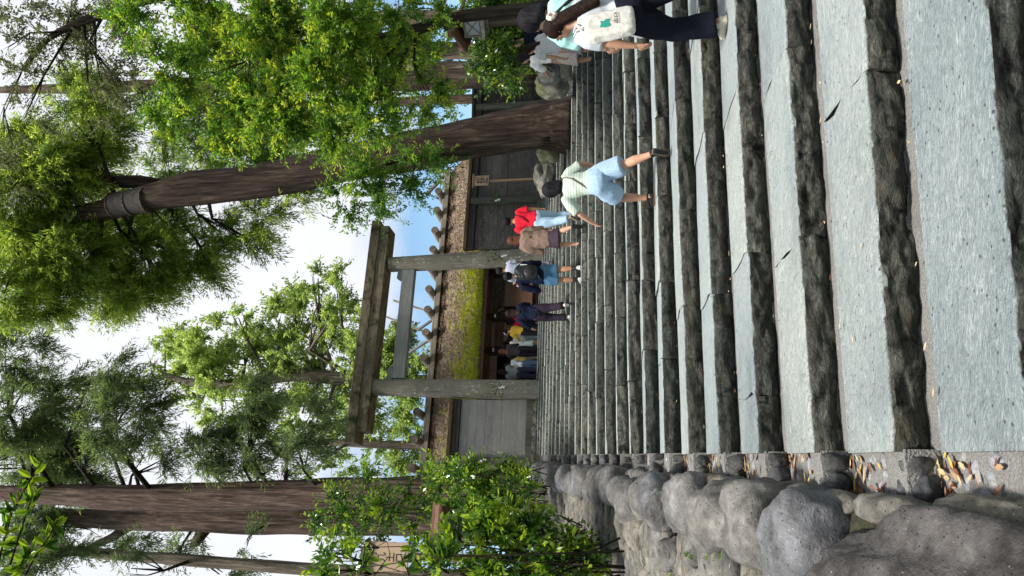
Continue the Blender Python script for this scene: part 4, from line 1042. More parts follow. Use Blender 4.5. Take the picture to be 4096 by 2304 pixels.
# big pale tree far behind the torii
FAR = dict(sl_px=58, M=30, ll_px=15, lw_px=7, droop=.1, out=.6)
tree('camphor_tree', 'large pale green tree with spreading limbs far behind the torii', [(2200, 1540, 66), (1700, 1530, 62), (1420, 1520, 58), (1180, 1500, 54), (980, 1530, 48), (800, 1535, 34), (660, 1500, 22)], 48,
     ov((440, 850, 45), (480, 910, 60), (550, 860, 70), (630, 880, 75), (700, 810, 65), (760, 745, 50), (810, 850, 75), (850, 780, 50), (890, 890, 50), (550, 960, 60), (640, 990, 50), (450, 960, 45), (860, 690, 26), (800, 700, 35), (700, 960, 50), (500, 1000, 40), (400, 900, 30), (870, 960, 40), (600, 800, 30), (720, 880, 70), (780, 960, 60), (660, 1060, 60), (760, 1040, 60), (560, 1040, 50), (840, 1040, 50), (900, 1000, 45), (500, 870, 50), (940, 930, 40)),
     M['far_leaf'], M['bark_grey'], style=FAR, dens=135, dY=4, tbase=.6, limb_r=.05)
tree('background_tree', 'green tree seen under the torii beam behind the gate roof', [(2150, 1560, 50), (1700, 1540, 44), (1500, 1500, 30)], 44,
     ov((1010, 880, 55), (1040, 960, 45), (990, 960, 40), (960, 900, 40), (1060, 900, 30), (920, 820, 26, .7), (1010, 800, 20, .7)), M['far_leaf'], M['bark_grey'], style=FAR, dens=220, dY=3, tbase=.4)
tree('background_tree', 'sparse light tree showing blue sky behind the left fence roof', [(2150, 1760, 40), (1600, 1780, 36), (1200, 1760, 24)], 46,
     ov((950, 1110, 55, .7), (1010, 1060, 45), (1020, 1150, 45), (880, 1100, 45, .7), (930, 1040, 40, .7), (1060, 1120, 30), (860, 1170, 40, .6), (800, 1180, 40, .6)), M['far_leaf'], M['bark_grey'], style=FAR, dens=150, dY=3, tbase=.5)
for (x0, yb, yt, w, Yt, lab) in ((2150, 70, 78, 66, 34, 'pale cedar trunk in the background right of the lantern'), (2150, 205, 190, 74, 36, 'pair-wide pale cedar trunk left of the lantern in the background'), (2150, 268, 262, 44, 40, 'slim pale cedar trunk behind the dark fence, left of the others'), (2150, 392, 420, 40, 44, 'thin shaded trunk just right of the leaning cedar in the background')):
    tree('cedar_tree', lab, [(x0, yb, w), (1700, (yb * 2 + yt) / 3, w * .92), (1200, yt, w * .8), (700, yt, w * .5)], Yt,
         [(1750 + random.uniform(-50, 90), yb + random.uniform(-60, 60), 70, .5), (1650, yt + 30, 80, .7), (1500, yt, 90, .7), (1350, yt - 20, 90)], M['oak'], M['bark_pale'] if w > 42 else M['bark'], style=FAR, dens=110, dY=2, tbase=.6, group='background trunks beyond the fence')
# a far wood closing the view behind the fences
wb = []
for k in range(46):
    a = random.uniform(-1.15, 1.15); d = random.uniform(70, 120); wb.append((np.array([math.sin(a) * d, math.cos(a) * d, random.uniform(3, 9)]), random.uniform(4, 7), d, 1.0, 150))
V, Fq, T = sprays(wb, 20, 60, 16, 30, 15, droop=.2, tbase=.4)
mesh_np('far_wood', V, Fq, M['far_leaf'], smooth=False, fattr={'tint': T}, kind='stuff', label='far green wood behind the shrine fences')

# unseen wood added behind and beside the approach, to cut low sky light
wb = []
for k in range(70):
    a = random.uniform(1.0, 5.28); d = random.uniform(22, 44); wb.append((np.array([math.sin(a) * d * 1.1 + (2 if math.sin(a) > 0 else -1), math.cos(a) * d + 3, random.uniform(1, 10)]), random.uniform(3.5, 5), 40, 1.0, 150))
V, Fq, T = sprays(wb, 16, 90, 12, 55, 34, droop=.2, tbase=.35)
mesh_np('unseen_approach_wood', V, Fq, M['cedar_dark'], smooth=False, fattr={'tint': T}, kind='stuff', label='unseen dark wood behind the viewer, added to cut the sky light')
# ------------------------------------------------------------------ glossy shrubs
def leaf_mesh(name, mat):
    """one broad glossy leaf, folded along its rib, pointing along +x"""
    pr = ((0, 0, 0), (.18, .13, .03), (.45, .21, .045), (.75, .14, .02), (1, 0, -.06)); vs = [(x, 0, -.03 * math.sin(x * 3.1) - .05 * x * x) for x, w, z in pr]
    for sgn in (1, -1): vs += [(x, sgn * w, z - .05 * x * x) for x, w, z in pr[1:4]]
    fs = []
    for o in (5, 8):
        fs += [(0, o, 1), (1, o, o + 1, 2), (2, o + 1, o + 2, 3), (3, o + 2, 4)]
    me = bpy.data.meshes.new(name); me.from_pydata(vs, [], fs); me.materials.append(mat)
    me.polygons.foreach_set('use_smooth', [True] * len(me.polygons)); me.update(); return me
def tint_leaf(name, t):
    me = leaf_mesh(name, M['camellia']); a = me.attributes.new('tint', 'FLOAT', 'FACE'); a.data.foreach_set('value', [t] * len(me.polygons)); return me
LEAVES = [tint_leaf('leaf', t) for t in (.1, .3, .5, .68, .85, .98)]
def put_leaf(parent, p, d, size, t, roll=None):
    d = Vector(tuple(d)).normalized(); s = d.cross(Vector((random.uniform(-.6, .6), random.uniform(-.6, .6), 1))).normalized(); u = s.cross(d) * -1
    u = d.cross(s); 
    m = Matrix((d, s, u)).transposed().to_4x4() * 1.0
    o = bpy.data.objects.new('leaf', LEAVES[min(5, int(t * 6))]); COL.objects.link(o); o.parent = parent
    mw = Matrix.Translation(Vector(tuple(p))) @ m @ Matrix.Scale(size, 4); o.matrix_local = MW[parent.name].inverted() @ mw
    return o
def shrub(label, foot, blobs, Y, dens, nleaf, leaf_px=30, group='glossy shrubs left of the stairs', tbase=.42, name='camellia_shrub'):
    f = pt(foot[0], foot[1], Y); o = empty(name, f, label=label, cat='shrub', group=group)
    BL = []; st = MB(); ntop = []
    for b in blobs:
        x, y, r = b[:3]; w = b[3] if len(b) > 3 else 1; yd = Y + random.uniform(-.5, .5); c = pt(x, y, yd); R = r * yd / F_PX; BL.append((c, R, yd, w, r))
        md = (f + c) / 2 + rng.normal(0, .15, 3); st.tube([f + rng.normal(0, .4 if r > 45 else .05, 3) * np.array([1, 1, 0]), md + rng.normal(0, .15 if r > 45 else .03, 3), c], [.013, .009, .004], 6)
        for _ in range(5):
            q = c + rng.normal(0, .55, 3) * R; st.tube([c + (md - c) * .2, (c + q) / 2 + rng.normal(0, .04, 3), q], [.008, .006, .003], 5)
        ntop.append((c, R))
    st.build('stem', M['twig'], o, smooth=True)
    V, Fq, T = sprays(BL, dens * 2.0, 80, 14, leaf_px * 1.1, leaf_px * .46, droop=.0, out=.75, tip=.55, tvar=.26, tbase=tbase + .1)
    mesh_np('foliage', V, Fq, M['camellia'], smooth=False, parent=o, fattr={'tint': T}, kind='stuff')
    for k in range(nleaf):
        c, R = random.choice(ntop); dd = rng.normal(0, 1, 3); dd[1] = -abs(dd[1]); dd /= np.linalg.norm(dd)
        p = c + dd * R * random.uniform(.75, 1.05); put_leaf(o, p, dd + np.array([0, -.2, random.uniform(-.2, .8)]), leaf_px * 1.5 * Y / F_PX * random.uniform(.8, 1.2), min(.99, max(0, random.gauss(.55, .28))))
    return o
shrub('tall glossy shrub in front of the left cedar trunk, reaching above the fence', (2190, 1990), [(1330, 2010, 60, .7), (1450, 1950, 70, .8), (1400, 2070, 90), (1560, 2050, 90), (1690, 1960, 70), (1680, 2080, 80), (1300, 2080, 60, .8), (1500, 2120, 80, .8)], 16.5, 46, 30, 19)
shrub('dense bright shrub in front of the left fence post beside the bank', (2190, 1970), [(1810, 1860, 32, .7), (1850, 1930, 60), (1930, 1900, 50), (1910, 1980, 75), (2010, 1930, 75), (1980, 2040, 85), (2080, 1970, 55), (1790, 1980, 70), (1850, 2060, 80), (1730, 1900, 30, .6)], 14.5, 80, 60, 20, tbase=.5)
shrub('leafy shrub with pale young leaves covering the notice board post', (2350, 2200), [(1880, 2160, 70), (2290, 2200, 55), (2340, 2250, 50), (1960, 2120, 70), (2010, 2200, 85), (2110, 2160, 80), (2120, 2250, 85), (1930, 2250, 75), (2210, 2200, 60), (2240, 2270, 70), (1800, 2190, 55, .8), (2040, 2090, 50)], 9.2, 46, 110, 32, tbase=.5)
shrub('loose shrub climbing over the notice board at the far left', (2500, 2290), [(1340, 2210, 50, .7), (1400, 2290, 45, .8), (1430, 2190, 24, .5), (1680, 2200, 40, .6), (1740, 2270, 60), (1800, 2290, 60), (1310, 2290, 55, .8), (1690, 2300, 30, .6)], 8.6, 30, 60, 34, tbase=.55)
shrub('low green shoots at the foot of the bank by the notice board', (2480, 2290), [(2400, 2240, 38, .8), (2450, 2290, 45, .8), (2330, 2290, 50), (2300, 2140, 34, .7), (2240, 2090, 34)], 9.4, 34, 24, 26)
shrub('small plant sprouting from the middle of the boulder bank', (2330, 2130), [(2320, 2115, 34, .7), (2345, 2150, 26, .6)], 9.9, 22, 14, 26, tbase=.6)
shrub('dark green bush hanging before the shaded fence behind the boulders', (2200, 180), [(1960, 190, 75), (1930, 250, 55), (2010, 240, 80), (2050, 280, 50), (2090, 190, 70), (1930, 120, 50, .8), (2000, 110, 70), (1960, 310, 30, .6), (2060, 110, 70), (2120, 90, 60), (2060, 30, 80), (1980, 20, 60), (2130, 160, 50)], 15.5, 85, 30, 20, tbase=.3, group='bushes right of the stairs')
# overhanging branch close to the camera, upper left corner
br = empty('camellia_branch', pt(-60, 2330, 3.6), label='overhanging branch of large glossy leaves close by at the upper left corner', cat='branch')
tw = MB()
TW = [[(-80, 2240), (60, 2030), (110, 1940), (160, 1850)], [(40, 2260), (90, 2100), (120, 2010), (150, 1960)], [(100, 2300), (150, 2210), (200, 2140), (230, 2080)], [(-20, 2290), (20, 2150), (40, 2080), (60, 2010)], [(60, 2300), (100, 2240), (130, 2180)], [(-80, 2300), (-20, 2230), (20, 2200)]]
for tw_ in TW:
    Yb = 3.6 + random.uniform(-.15, .15); q = [pt(x, y, Yb + .05 * i) for i, (x, y) in enumerate(tw_)]
    tw.tube(q, np.linspace(.006, .0025, len(q)), 6)
    for i in range(22):
        t = random.uniform(.1, 1) * (len(q) - 1); k = min(int(t), len(q) - 2); p = q[k] + (q[k + 1] - q[k]) * (t - k)
        ax = unit(q[k + 1] - q[k]); dd = ax * .5 + rng.normal(0, .55, 3) + np.array([0, -.1, .1])
        put_leaf(br, p + rng.normal(0, .006, 3), dd, random.uniform(.06, .1), min(.99, max(0, random.gauss(.6, .25))))
tw.build('stem', M['twig'], br, smooth=True)
# the notice board's own veil of leaves
vb = empty('camellia_branch', pt(1560, 2330, 7.6), label='leafy twigs hanging in front of the notice board lettering', cat='branch')
tw = MB()
for tw_ in ([(1400, 2310), (1470, 2240), (1500, 2190), (1560, 2160)], [(1480, 2330), (1520, 2270), (1560, 2220), (1550, 2170)], [(1640, 2310), (1620, 2260), (1600, 2215)], [(1440, 2300), (1460, 2200), (1450, 2150)], [(1700, 2290), (1650, 2220), (1630, 2190)]):
    q = [pt(x, y, 7.6) for x, y in tw_]; tw.tube(q, np.linspace(.008, .003, len(q)), 6)
    for i in range(5):
        t = random.uniform(.1, 1) * (len(q) - 1); k = min(int(t), len(q) - 2); p = q[k] + (q[k + 1] - q[k]) * (t - k)
        put_leaf(vb, p, unit(q[k + 1] - q[k]) * .6 + rng.normal(0, .6, 3), random.uniform(.09, .14), min(.99, max(0, random.gauss(.55, .28))))
tw.build('stem', M['twig'], vb, smooth=True)
# moss and seedlings on the bank
V, Fq, T = sprays([(edge_pt(n, w, .2), .1, 5, 1.0, 40) for n, w in ((3.3, .75), (3.6, .85), (4.1, .8), (3.9, 1.0), (5.0, 1.05), (2.6, .75), (3.2, .95))], 300, 10, 8, 10, 2.5, droop=-.5, tbase=.75)
V[:, 2] = V[:, 2] * 1.0
mesh_np('moss', V, Fq, M['camellia'], smooth=False, fattr={'tint': T}, kind='stuff', label='bright moss between the bank stones')

# ------------------------------------------------------------------ fallen leaves
LV, LF, LT = [], [], []
def fallen(p, size, yaw, tint, curl=None, lift=0.0):
    c, s = math.cos(yaw), math.sin(yaw); cu = random.uniform(.1, .5) if curl is None else curl; k = len(LV)
    for x, y, z in ((-1, 0, cu * .4), (-.3, .32, .05 + cu * .25), (-.3, -.32, .05 + cu * .2), (.35, .3, .04 + cu * .25), (.35, -.3, .05 + cu * .3), (1, 0, cu * .55), (0, 0, .0)):
        LV.append((p[0] + (x * c - y * s) * size * .5, p[1] + (x * s + y * c) * size * .5, p[2] + .004 + lift + z * size * .5))
    for f in ((0, 2, 6), (0, 6, 1), (6, 2, 4), (6, 4, 5), (6, 5, 3), (6, 3, 1)): LF.append(tuple(k + i for i in f)); LT.append(tint)
for n in range(-1, 14):
    for k in range(30 if n < 6 else 10):
        # drifts in the back corner of each gutter step
        p = edge_pt(n + (random.uniform(.72, 1.0) if random.random() < .6 else random.uniform(.2, 1)), random.uniform(.0, .22)); p[2] = RISE * n - .04 + random.uniform(0, .03)
        fallen(p, random.uniform(.05, .095), random.uniform(0, 6.3), random.choice((.05, .1, .1, .2, .3, .3, .45, .6, .7, .95)))
for k in range(120):
    n = random.uniform(-1, 9); kk = math.floor(n); s = random.uniform(.02, 2.6) ** 1.0 if random.random() < .6 else random.uniform(.1, 6); fr = random.choice((random.uniform(.8, .97), random.uniform(.1, .9)))
    p = stL(kk) + stdir(kk) * s + stnrm(kk) * gap(kk, s) * fr; p[2] = RISE * kk + .032 * fr + .004
    fallen(p, random.uniform(.025, .06), random.uniform(0, 6.3), random.choice((.15, .3, .5, .6, .7, .75)))
for k in range(70):
    n = random.uniform(1, 14); w = random.uniform(.5, 1.3); p = edge_pt(n, w, .3 - .12 * max(0, w - .8)); fallen(p, random.uniform(.05, .09), random.uniform(0, 6.3), random.choice((.1, .3, .5, .6, .7, .7)))
mesh_np('fallen_leaves', LV, LF, M['litter'], smooth=False, fattr={'tint': LT}, kind='stuff', label='dry brown and yellow leaves lying on the stairs and in the gutter')

# ------------------------------------------------------------------ people
X_, Y_, Z_ = np.eye(3)
def loft(mb, rings, seg=14):
    """rings: (centre, across axis, other axis, radius, radius)"""
    vs = []
    for c, a, b, ra_, rb_ in rings:
        for k in range(seg):
            t = 2 * math.pi * k / seg; vs.append(np.asarray(c) + np.asarray(a) * math.cos(t) * ra_ + np.asarray(b) * math.sin(t) * rb_)
    n = len(rings)
    fs = [(i * seg + k, i * seg + (k + 1) % seg, (i + 1) * seg + (k + 1) % seg, (i + 1) * seg + k) for i in range(n - 1) for k in range(seg)]
    return mb.add(vs, fs + [tuple(range(seg - 1, -1, -1)), tuple((n - 1) * seg + k for k in range(seg))])
def fused(mb, voxel, smooth=3, wr=0.0, wfreq=9.0, seed=0, stretch=(1, 1, 1)):
    """fuse overlapping closed tubes to one continuous skin; wr adds cloth folds"""
    me = bpy.data.meshes.new('tmp'); me.from_pydata(mb.v, [], mb.f); o = bpy.data.objects.new('tmp', me); COL.objects.link(o)
    bm = bmesh.new(); bm.from_mesh(me); bmesh.ops.recalc_face_normals(bm, faces=bm.faces); bm.to_mesh(me); bm.free()
    r = o.modifiers.new('r', 'REMESH'); r.mode = 'VOXEL'; r.voxel_size = voxel; r.use_smooth_shade = True
    if smooth:
        s = o.modifiers.new('s', 'SMOOTH'); s.iterations = smooth; s.factor = .5
    dg = bpy.context.evaluated_depsgraph_get(); ev = o.evaluated_get(dg); out = bpy.data.meshes.new_from_object(ev)
    bpy.data.objects.remove(o); bpy.data.meshes.remove(me)
    n = len(out.vertices); co = np.empty(n * 3, np.float32); out.vertices.foreach_get('co', co); co = co.reshape(-1, 3)
    if wr:
        no_ = np.empty(n * 3, np.float32); out.vertices.foreach_get('normal', no_); no_ = no_.reshape(-1, 3)
        d = np.array([1 - 2 * abs(noise.noise(Vector((c[0] * wfreq * stretch[0] + seed, c[1] * wfreq * stretch[1], c[2] * wfreq * stretch[2] + .6 * c[0])))) for c in co.tolist()], np.float32)
        co = co + no_ * (d * wr)[:, None]; out.vertices.foreach_set('co', co.ravel())
    out.polygons.foreach_set('use_smooth', [True] * len(out.polygons)); out.update(); return out
def add_to(me, mb):
    """append small solid pieces (fingers) to a fused skin"""
    bm = bmesh.new(); bm.from_mesh(me); vs = [bm.verts.new(v) for v in mb.v]
    for f in mb.f:
        try: q = bm.faces.new([vs[i] for i in f]); q.smooth = True
        except ValueError: pass
    bm.to_mesh(me); bm.free(); me.update()
def put(name, me, mat, parent):
    me.materials.clear(); me.materials.append(mat); return link(name, me, parent)

def person(at, face, H, label, wear, lean=4, legs=((6, 8, 0, 3), (-8, 10, 20, 3)), arms=((8, 8, 12), (-8, 8, 14)), head=(0, 0), support=0, group=None, vox=.011, skin='skin', fem=True, tilt_s=0.0, girth=1.0):
    """legs: (thigh forward, knee bend, toe-down, splay) left then right; arms: (forward, out, elbow) left then right, in degrees"""
    o = empty('person', at, rad(face), label=label, cat='person', group=group)
    sw = (.108 if fem else .122) * H; hw = (.056 if fem else .052) * H
    L = rad(lean); ls = rad(tilt_s); sp = np.array([math.sin(ls), math.sin(L) * math.cos(ls), math.cos(L) * math.cos(ls)])
    lat = unit(np.array([1.0, 0, 0]) - sp * sp[0]); bk = np.cross(sp, lat)   # bk points forward
    J = {}
    for i, sgn in ((0, -1), (1, 1)):
        a, kb, toe, spl = [rad(q) for q in legs[i]]
        hip = X_ * sgn * hw
        t = np.array([sgn * math.sin(spl), math.sin(a) * math.cos(spl), -math.cos(a) * math.cos(spl)]); kn = hip + t * .245 * H
        b = a - kb; s2 = np.array([sgn * math.sin(spl) * .3, math.sin(b), -math.cos(b)]); s2 /= np.linalg.norm(s2); an = kn + s2 * .238 * H
        fd = np.array([sgn * .12, math.cos(toe), -math.sin(toe)]); fd /= np.linalg.norm(fd)
        J[i] = (hip, kn, an, fd)
    off = -J[support][2] + np.array([0, 0, .042 * H])
    pel = off.copy(); 
    sc = pel + sp * .295 * H
    G = {}
    for i, sgn in ((0, -1), (1, 1)):
        hip, kn, an, fd = J[i]; J[i] = (hip + off, kn + off, an + off, fd)
        f, ab, el = [rad(q) for q in arms[i]]
        s0 = sc + lat * sgn * sw
        def dr(fl, ou): return unit(lat * sgn * math.sin(ou) + (bk * math.sin(fl) - np.array([0, 0, 1.0]) * math.cos(fl)) * math.cos(ou))
        u = dr(f, ab); e = s0 + u * .168 * H; v = dr(f + el, ab * .4); w = e + v * .145 * H
        G[i] = (s0, e, w, unit(v + np.array([0, 0, -.1])))
    hp, hy = rad(head[0]), rad(head[1])
    neck = sc + sp * .03 * H
    hup = unit(np.array([math.sin(ls) * .5, math.sin(L * .4 + hp), math.cos(L * .4 + hp)])); hl = np.array([math.cos(hy), math.sin(hy), 0]); hl = unit(hl - hup * (hl @ hup)); hf = np.cross(hup, hl)
    hc = neck + hup * .088 * H + hf * .012 * H
    # --- body, one skin
    b = MB(); g = girth
    tor = [(-.045, .07, .055), (-.01, .088, .064), (.05, .09, .062), (.12, .076 if fem else .08, .053), (.19, .085 if fem else .093, .06), (.25, .093 if fem else .106, .058), (.285, .085, .045), (.31, .045, .036)]
    loft(b, [(pel + sp * t * H, lat, bk, ra_ * H * g, rb_ * H * g) for t, ra_, rb_ in tor])
    b.tube([sc - sp * .02 * H, neck + hup * .02 * H, hc - hup * .02 * H], [.036 * H, .031 * H, .03 * H], 12)
    b.ball(hc, np.array([.046, .056, .062]) * H, np.array([hl, hf, hup]), nu=16, nv=12)
    b.ball(hc + hf * .02 * H - hup * .036 * H, np.array([.032, .036, .034]) * H, np.array([hl, hf, hup]), nu=12, nv=8)
    b.tube([hc + hf * .05 * H + hup * .012 * H, hc + hf * .064 * H - hup * .012 * H], [.005 * H, .009 * H], 8)
    for sgn in (-1, 1): b.ball(hc + hl * sgn * .047 * H - hf * .004 * H - hup * .006 * H, np.array([.006, .012, .018]) * H, np.array([hl, hf, hup]), nu=8, nv=6)
    fing = MB()
    for i, sgn in ((0, -1), (1, 1)):
        hip, kn, an, fd = J[i]
        b.tube([hip + np.array([0, 0, .02 * H]), (hip * .55 + kn * .45), kn, kn * .68 + an * .32 - bk * .006 * H, kn * .3 + an * .7, an], np.array([.06, .053, .036, .038, .026, .022]) * H * g, 14)
        b.tube([an + np.array([0, 0, .0]) - fd * .03 * H, an + fd * .03 * H - np.array([0, 0, .015]) * H, an + fd * .09 * H - np.array([0, 0, .024 * H])], np.array([.019, .017, .009]) * H, 10)
        s0, e, w, hd = G[i]
        b.tube([s0 - lat * sgn * .02 * H, s0 * .6 + e * .4, e, e * .6 + w * .4, w], np.array([.036, .031, .024, .024, .0165]) * H * (1 if fem else 1.12), 12)
        pal = unit(np.cross(hd, lat * sgn)); pw = unit(bk - hd * (bk @ hd)); pn = np.cross(hd, pw)
        loft(b, [(w - hd * .008 * H, pw, pn, .016 * H, .012 * H), (w + hd * .02 * H, pw, pn, .022 * H, .012 * H), (w + hd * .05 * H, pw, pn, .024 * H, .010 * H)], 10)
        cu = unit(-lat * sgn)
        for q, (o_, l_) in enumerate(((-.017, .036), (-.006, .042), (.006, .045), (.017, .042))):
            p0 = w + hd * .044 * H + pw * o_ * H; p1 = p0 + unit(hd + cu * .25) * l_ * .55 * H; p2 = p1 + unit(hd * .7 + cu * .7) * l_ * .5 * H
            fing.tube([p0, p1, p2], np.array([.0056, .0052, .0042]) * H, 7)
        p0 = w + hd * .016 * H + pw * .018 * H; fing.tube([p0, p0 + unit(hd + pw * .8) * .024 * H, p0 + unit(hd + pw * .5 + cu * .3) * .045 * H], np.array([.0068, .006, .005]) * H, 7)
    me = fused(b, vox, 2); add_to(me, fing); put('body', me, M[skin], o)
    for sgn in (-1, 1): MB().ball(hc + hl * sgn * .019 * H + hf * .052 * H + hup * .008 * H, .0065 * H, nu=8, nv=6).build('eye', M['eyeball'], o, smooth=True, local=True)
    MB().ball(hc + hf * .051 * H - hup * .034 * H, np.array([.014, .006, .004]) * H, np.array([hl, hf, hup]), nu=8, nv=6).build('mouth', M['lip'], o, smooth=True, local=True)
    # --- clothes
    seed = random.uniform(0, 50); cv = max(vox * 1.1, .012)
    if 'top' in wear:
        mat, slv, hem, lo = wear['top']; b = MB()
        rings = [(-hem, .094, .07), (-hem * .4, .095, .07), (.05, .093, .067), (.12, .083, .06), (.19, .09, .066), (.25, .098, .064), (.285, .09, .052), (.302, .055, .043)]
        if slv < 0: rings = rings[:-1]
        loft(b, [(pel + sp * t * H, lat, bk, ra_ * H * g * lo + .004, rb_ * H * g * lo + .006) for t, ra_, rb_ in rings], 16)
        for i, sgn in ((0, -1), (1, 1)):
            s0, e, w, hd = G[i]; sl2 = abs(slv)
            q = [s0 - lat * sgn * .03 * H]
            if sl2 <= 1: q += [s0 + (e - s0) * .35 * sl2, s0 + (e - s0) * sl2]; r = [.043, .043 * lo, .041 * lo]
            else: q += [s0 * .5 + e * .5, e, e + (w - e) * (sl2 - 1)]; r = [.043, .04 * lo, .034 * lo, .028 * lo]
            b.tube(q, np.array(r) * H, 12)
        put(wear.get('top_name', 'shirt'), fused(b, cv, 3, (.004 if vox > .02 else .011) * (1.4 if lo > 1.1 else 1), 8, seed, (1, 1, .8)), mat, o)
    kind, mat, ln_, lo = wear['bottom']; b = MB()
    if kind in ('trousers', 'shorts'):
        loft(b, [(pel + sp * t * H, lat, bk, ra_ * H * g * lo, rb_ * H * g * lo) for t, ra_, rb_ in ((-.06, .07, .06), (-.02, .094, .071), (.03, .094, .069), (.075, .086, .06))], 16)
        for i in (0, 1):
            hip, kn, an, fd = J[i]; top_ = hip + np.array([0, 0, .02 * H])
            if ln_ <= 1: q = [top_, hip + (kn - hip) * ln_ * .5, hip + (kn - hip) * ln_]; r = [.066, .065 * lo, .064 * lo]
            else: q = [top_, hip * .5 + kn * .5, kn, kn * .6 + an * .4, kn + (an - kn) * (ln_ - 1)]; r = [.066, .06 * lo, .047 * lo, .046 * lo, .04 * lo * wear.get('flare', 1)]
            b.tube(q, np.array(r) * H * g, 14)
        put('trousers' if kind == 'trousers' else 'shorts', fused(b, cv, 3, .012, 8, seed + 3, (1, 1, .6)), mat, o)
    else:
        kc = (J[0][1] + J[1][1]) / 2; bot = pel + (kc - pel) * ln_
        spr = abs(J[0][1][0] - J[1][1][0]) / 2; fr_ = abs(J[0][1][1] - J[1][1][1]) / 2 * ln_
        loft(b, [(pel + sp * .075 * H, lat, bk, .08 * H, .058 * H), (pel, lat, bk, .096 * H, .074 * H), ((pel + bot) / 2, X_, Y_, .1 * H * lo + spr * .3, .076 * H * lo + fr_ * .5), (bot, X_, Y_, .105 * H * lo + spr * .5, .08 * H * lo + fr_)], 20)
        put('skirt', fused(b, cv, 3, .008, 14, seed + 3, (1, 1, .15)), mat, o)
    smat, solemat = wear.get('shoes', (M['black'], M['black']))
    for i in (0, 1):
        hip, kn, an, fd = J[i]; b = MB(); upf = unit(np.array([0, 0, 1.]) - fd * fd[2]); sd = np.cross(fd, upf)
        c0_ = an - upf * .022 * H
        loft(b, [(c0_ - fd * .038 * H, sd, upf, .016 * H, .02 * H), (c0_ - fd * .02 * H, sd, upf, .025 * H, .032 * H), (c0_ + fd * .02 * H, sd, upf, .026 * H, .031 * H), (c0_ + fd * .06 * H - upf * .004 * H, sd, upf, .028 * H, .023 * H), (c0_ + fd * .095 * H - upf * .008 * H, sd, upf, .027 * H, .017 * H), (c0_ + fd * .112 * H - upf * .01 * H, sd, upf, .015 * H, .008 * H)], 12)
        b.tube([an - upf * .02 * H, an + (kn - an) * .05], [.026 * H, .026 * H], 10)
        sh_ = put('shoe', fused(b, max(.006, vox * .6), 2), smat, o)
        so = MB(); so.prism([(-.042, -.02), (-.036, .022), (.02, .026), (.06, .029), (.1, .026), (.116, .012), (.118, -.006), (.1, -.024), (.06, -.028), (.02, -.025), (-.03, -.022)][::-1], c0_ - upf * .021 * H, c0_ - upf * .0115 * H, (fd * H, sd * H)); so.build('sole', solemat, sh_, local=True)
        if 'socks' in wear:
            hgt = wear['socks'][1]; MB().tube([an, an + (kn - an) * hgt], np.array([.027, .031]) * H, 12).build('sock', wear['socks'][0], o, smooth=60, local=True)
    hm, hs = wear['hair']; b = MB(); AXH = np.array([hl, hf, hup])
    hv = 1.2 if hs == 'bob' else 1.06
    b.ball(hc - hf * .014 * H + hup * .012 * H, np.array([.053, .058, .06]) * H * hv, AXH, nu=18, nv=12)
    def strand(p0, p1, p2, w0, w1, w2, th=.026): loft(b, [(p, hl, hf, w * H, th * H) for p, w in ((p0, w0), ((p0 + p1) / 2, (w0 + w1) / 2), (p1, w1), ((p1 + p2) / 2, (w1 + w2) / 2), (p2, w2))], 14)
    back = hc - hf * .036 * H
    if hs == 'bob': strand(back + hup * .02 * H, back - hup * .05 * H, back - hup * .085 * H - hf * .005 * H, .058, .066, .05, .044)
    elif hs in ('long', 'mid'):
        ll_ = .24 if hs == 'long' else .15
        strand(back + hup * .02 * H, back - hup * .08 * H - sp * .02 * H - hf * .012 * H, neck - sp * (ll_ - .06) * H - bk * .072 * H, .05, .056, .03, .026)
        for sgn in (-1, 1): b.tube([hc + hl * sgn * .046 * H, hc + hl * sgn * .05 * H - hup * .07 * H - hf * .02 * H, hc + hl * sgn * .04 * H - hup * .13 * H - hf * .04 * H], np.array([.014, .014, .006]) * H, 8)
    elif hs == 'half':
        strand(back + hup * .02 * H, back - hup * .07 * H - hf * .025 * H, neck - sp * .17 * H - bk * .1 * H + lat * .04 * H, .05, .06, .035, .034)
    elif hs == 'bun': b.ball(hc - hf * .066 * H + hup * .03 * H, .024 * H, nu=10, nv=8)
    put('hair', fused(b, max(vox * .8, .008), 2, .0035 * H if hs != 'short' else .002, 42, seed, (1, 1, .22)), hm, o)
    if 'cap' in wear:
        b = MB(); b.ball(hc - hf * .004 * H + hup * .026 * H, np.array([.056, .064, .05]) * H, AXH, nu=16, nv=10)
        bd = -1 if wear.get('cap_back') else 1
        cp = put('cap', fused(b, max(vox * .7, .007), 2), wear['cap'], o)
        MB().add([hc + hup * .022 * H + hl * x * H + hf * bd * y * H + hup * z * H for x, y, z in ((-.045, .035, 0), (-.04, .075, -.008), (0, .1, -.012), (.04, .075, -.008), (.045, .035, 0), (-.045, .035, .006), (-.04, .075, -.002), (0, .1, -.006), (.04, .075, -.002), (.045, .035, .006))],
                 [(4, 3, 2, 1, 0), (5, 6, 7, 8, 9), (0, 1, 6, 5), (1, 2, 7, 6), (2, 3, 8, 7), (3, 4, 9, 8)]).build('cap_brim', wear['cap'], cp, local=True)
    o_ = dict(o=o, pel=pel, sp=sp, lat=lat, bk=bk, sc=sc, G=G, J=J, hc=hc, hf=hf, hup=hup, hl=hl, H=H, neck=neck, g=g)
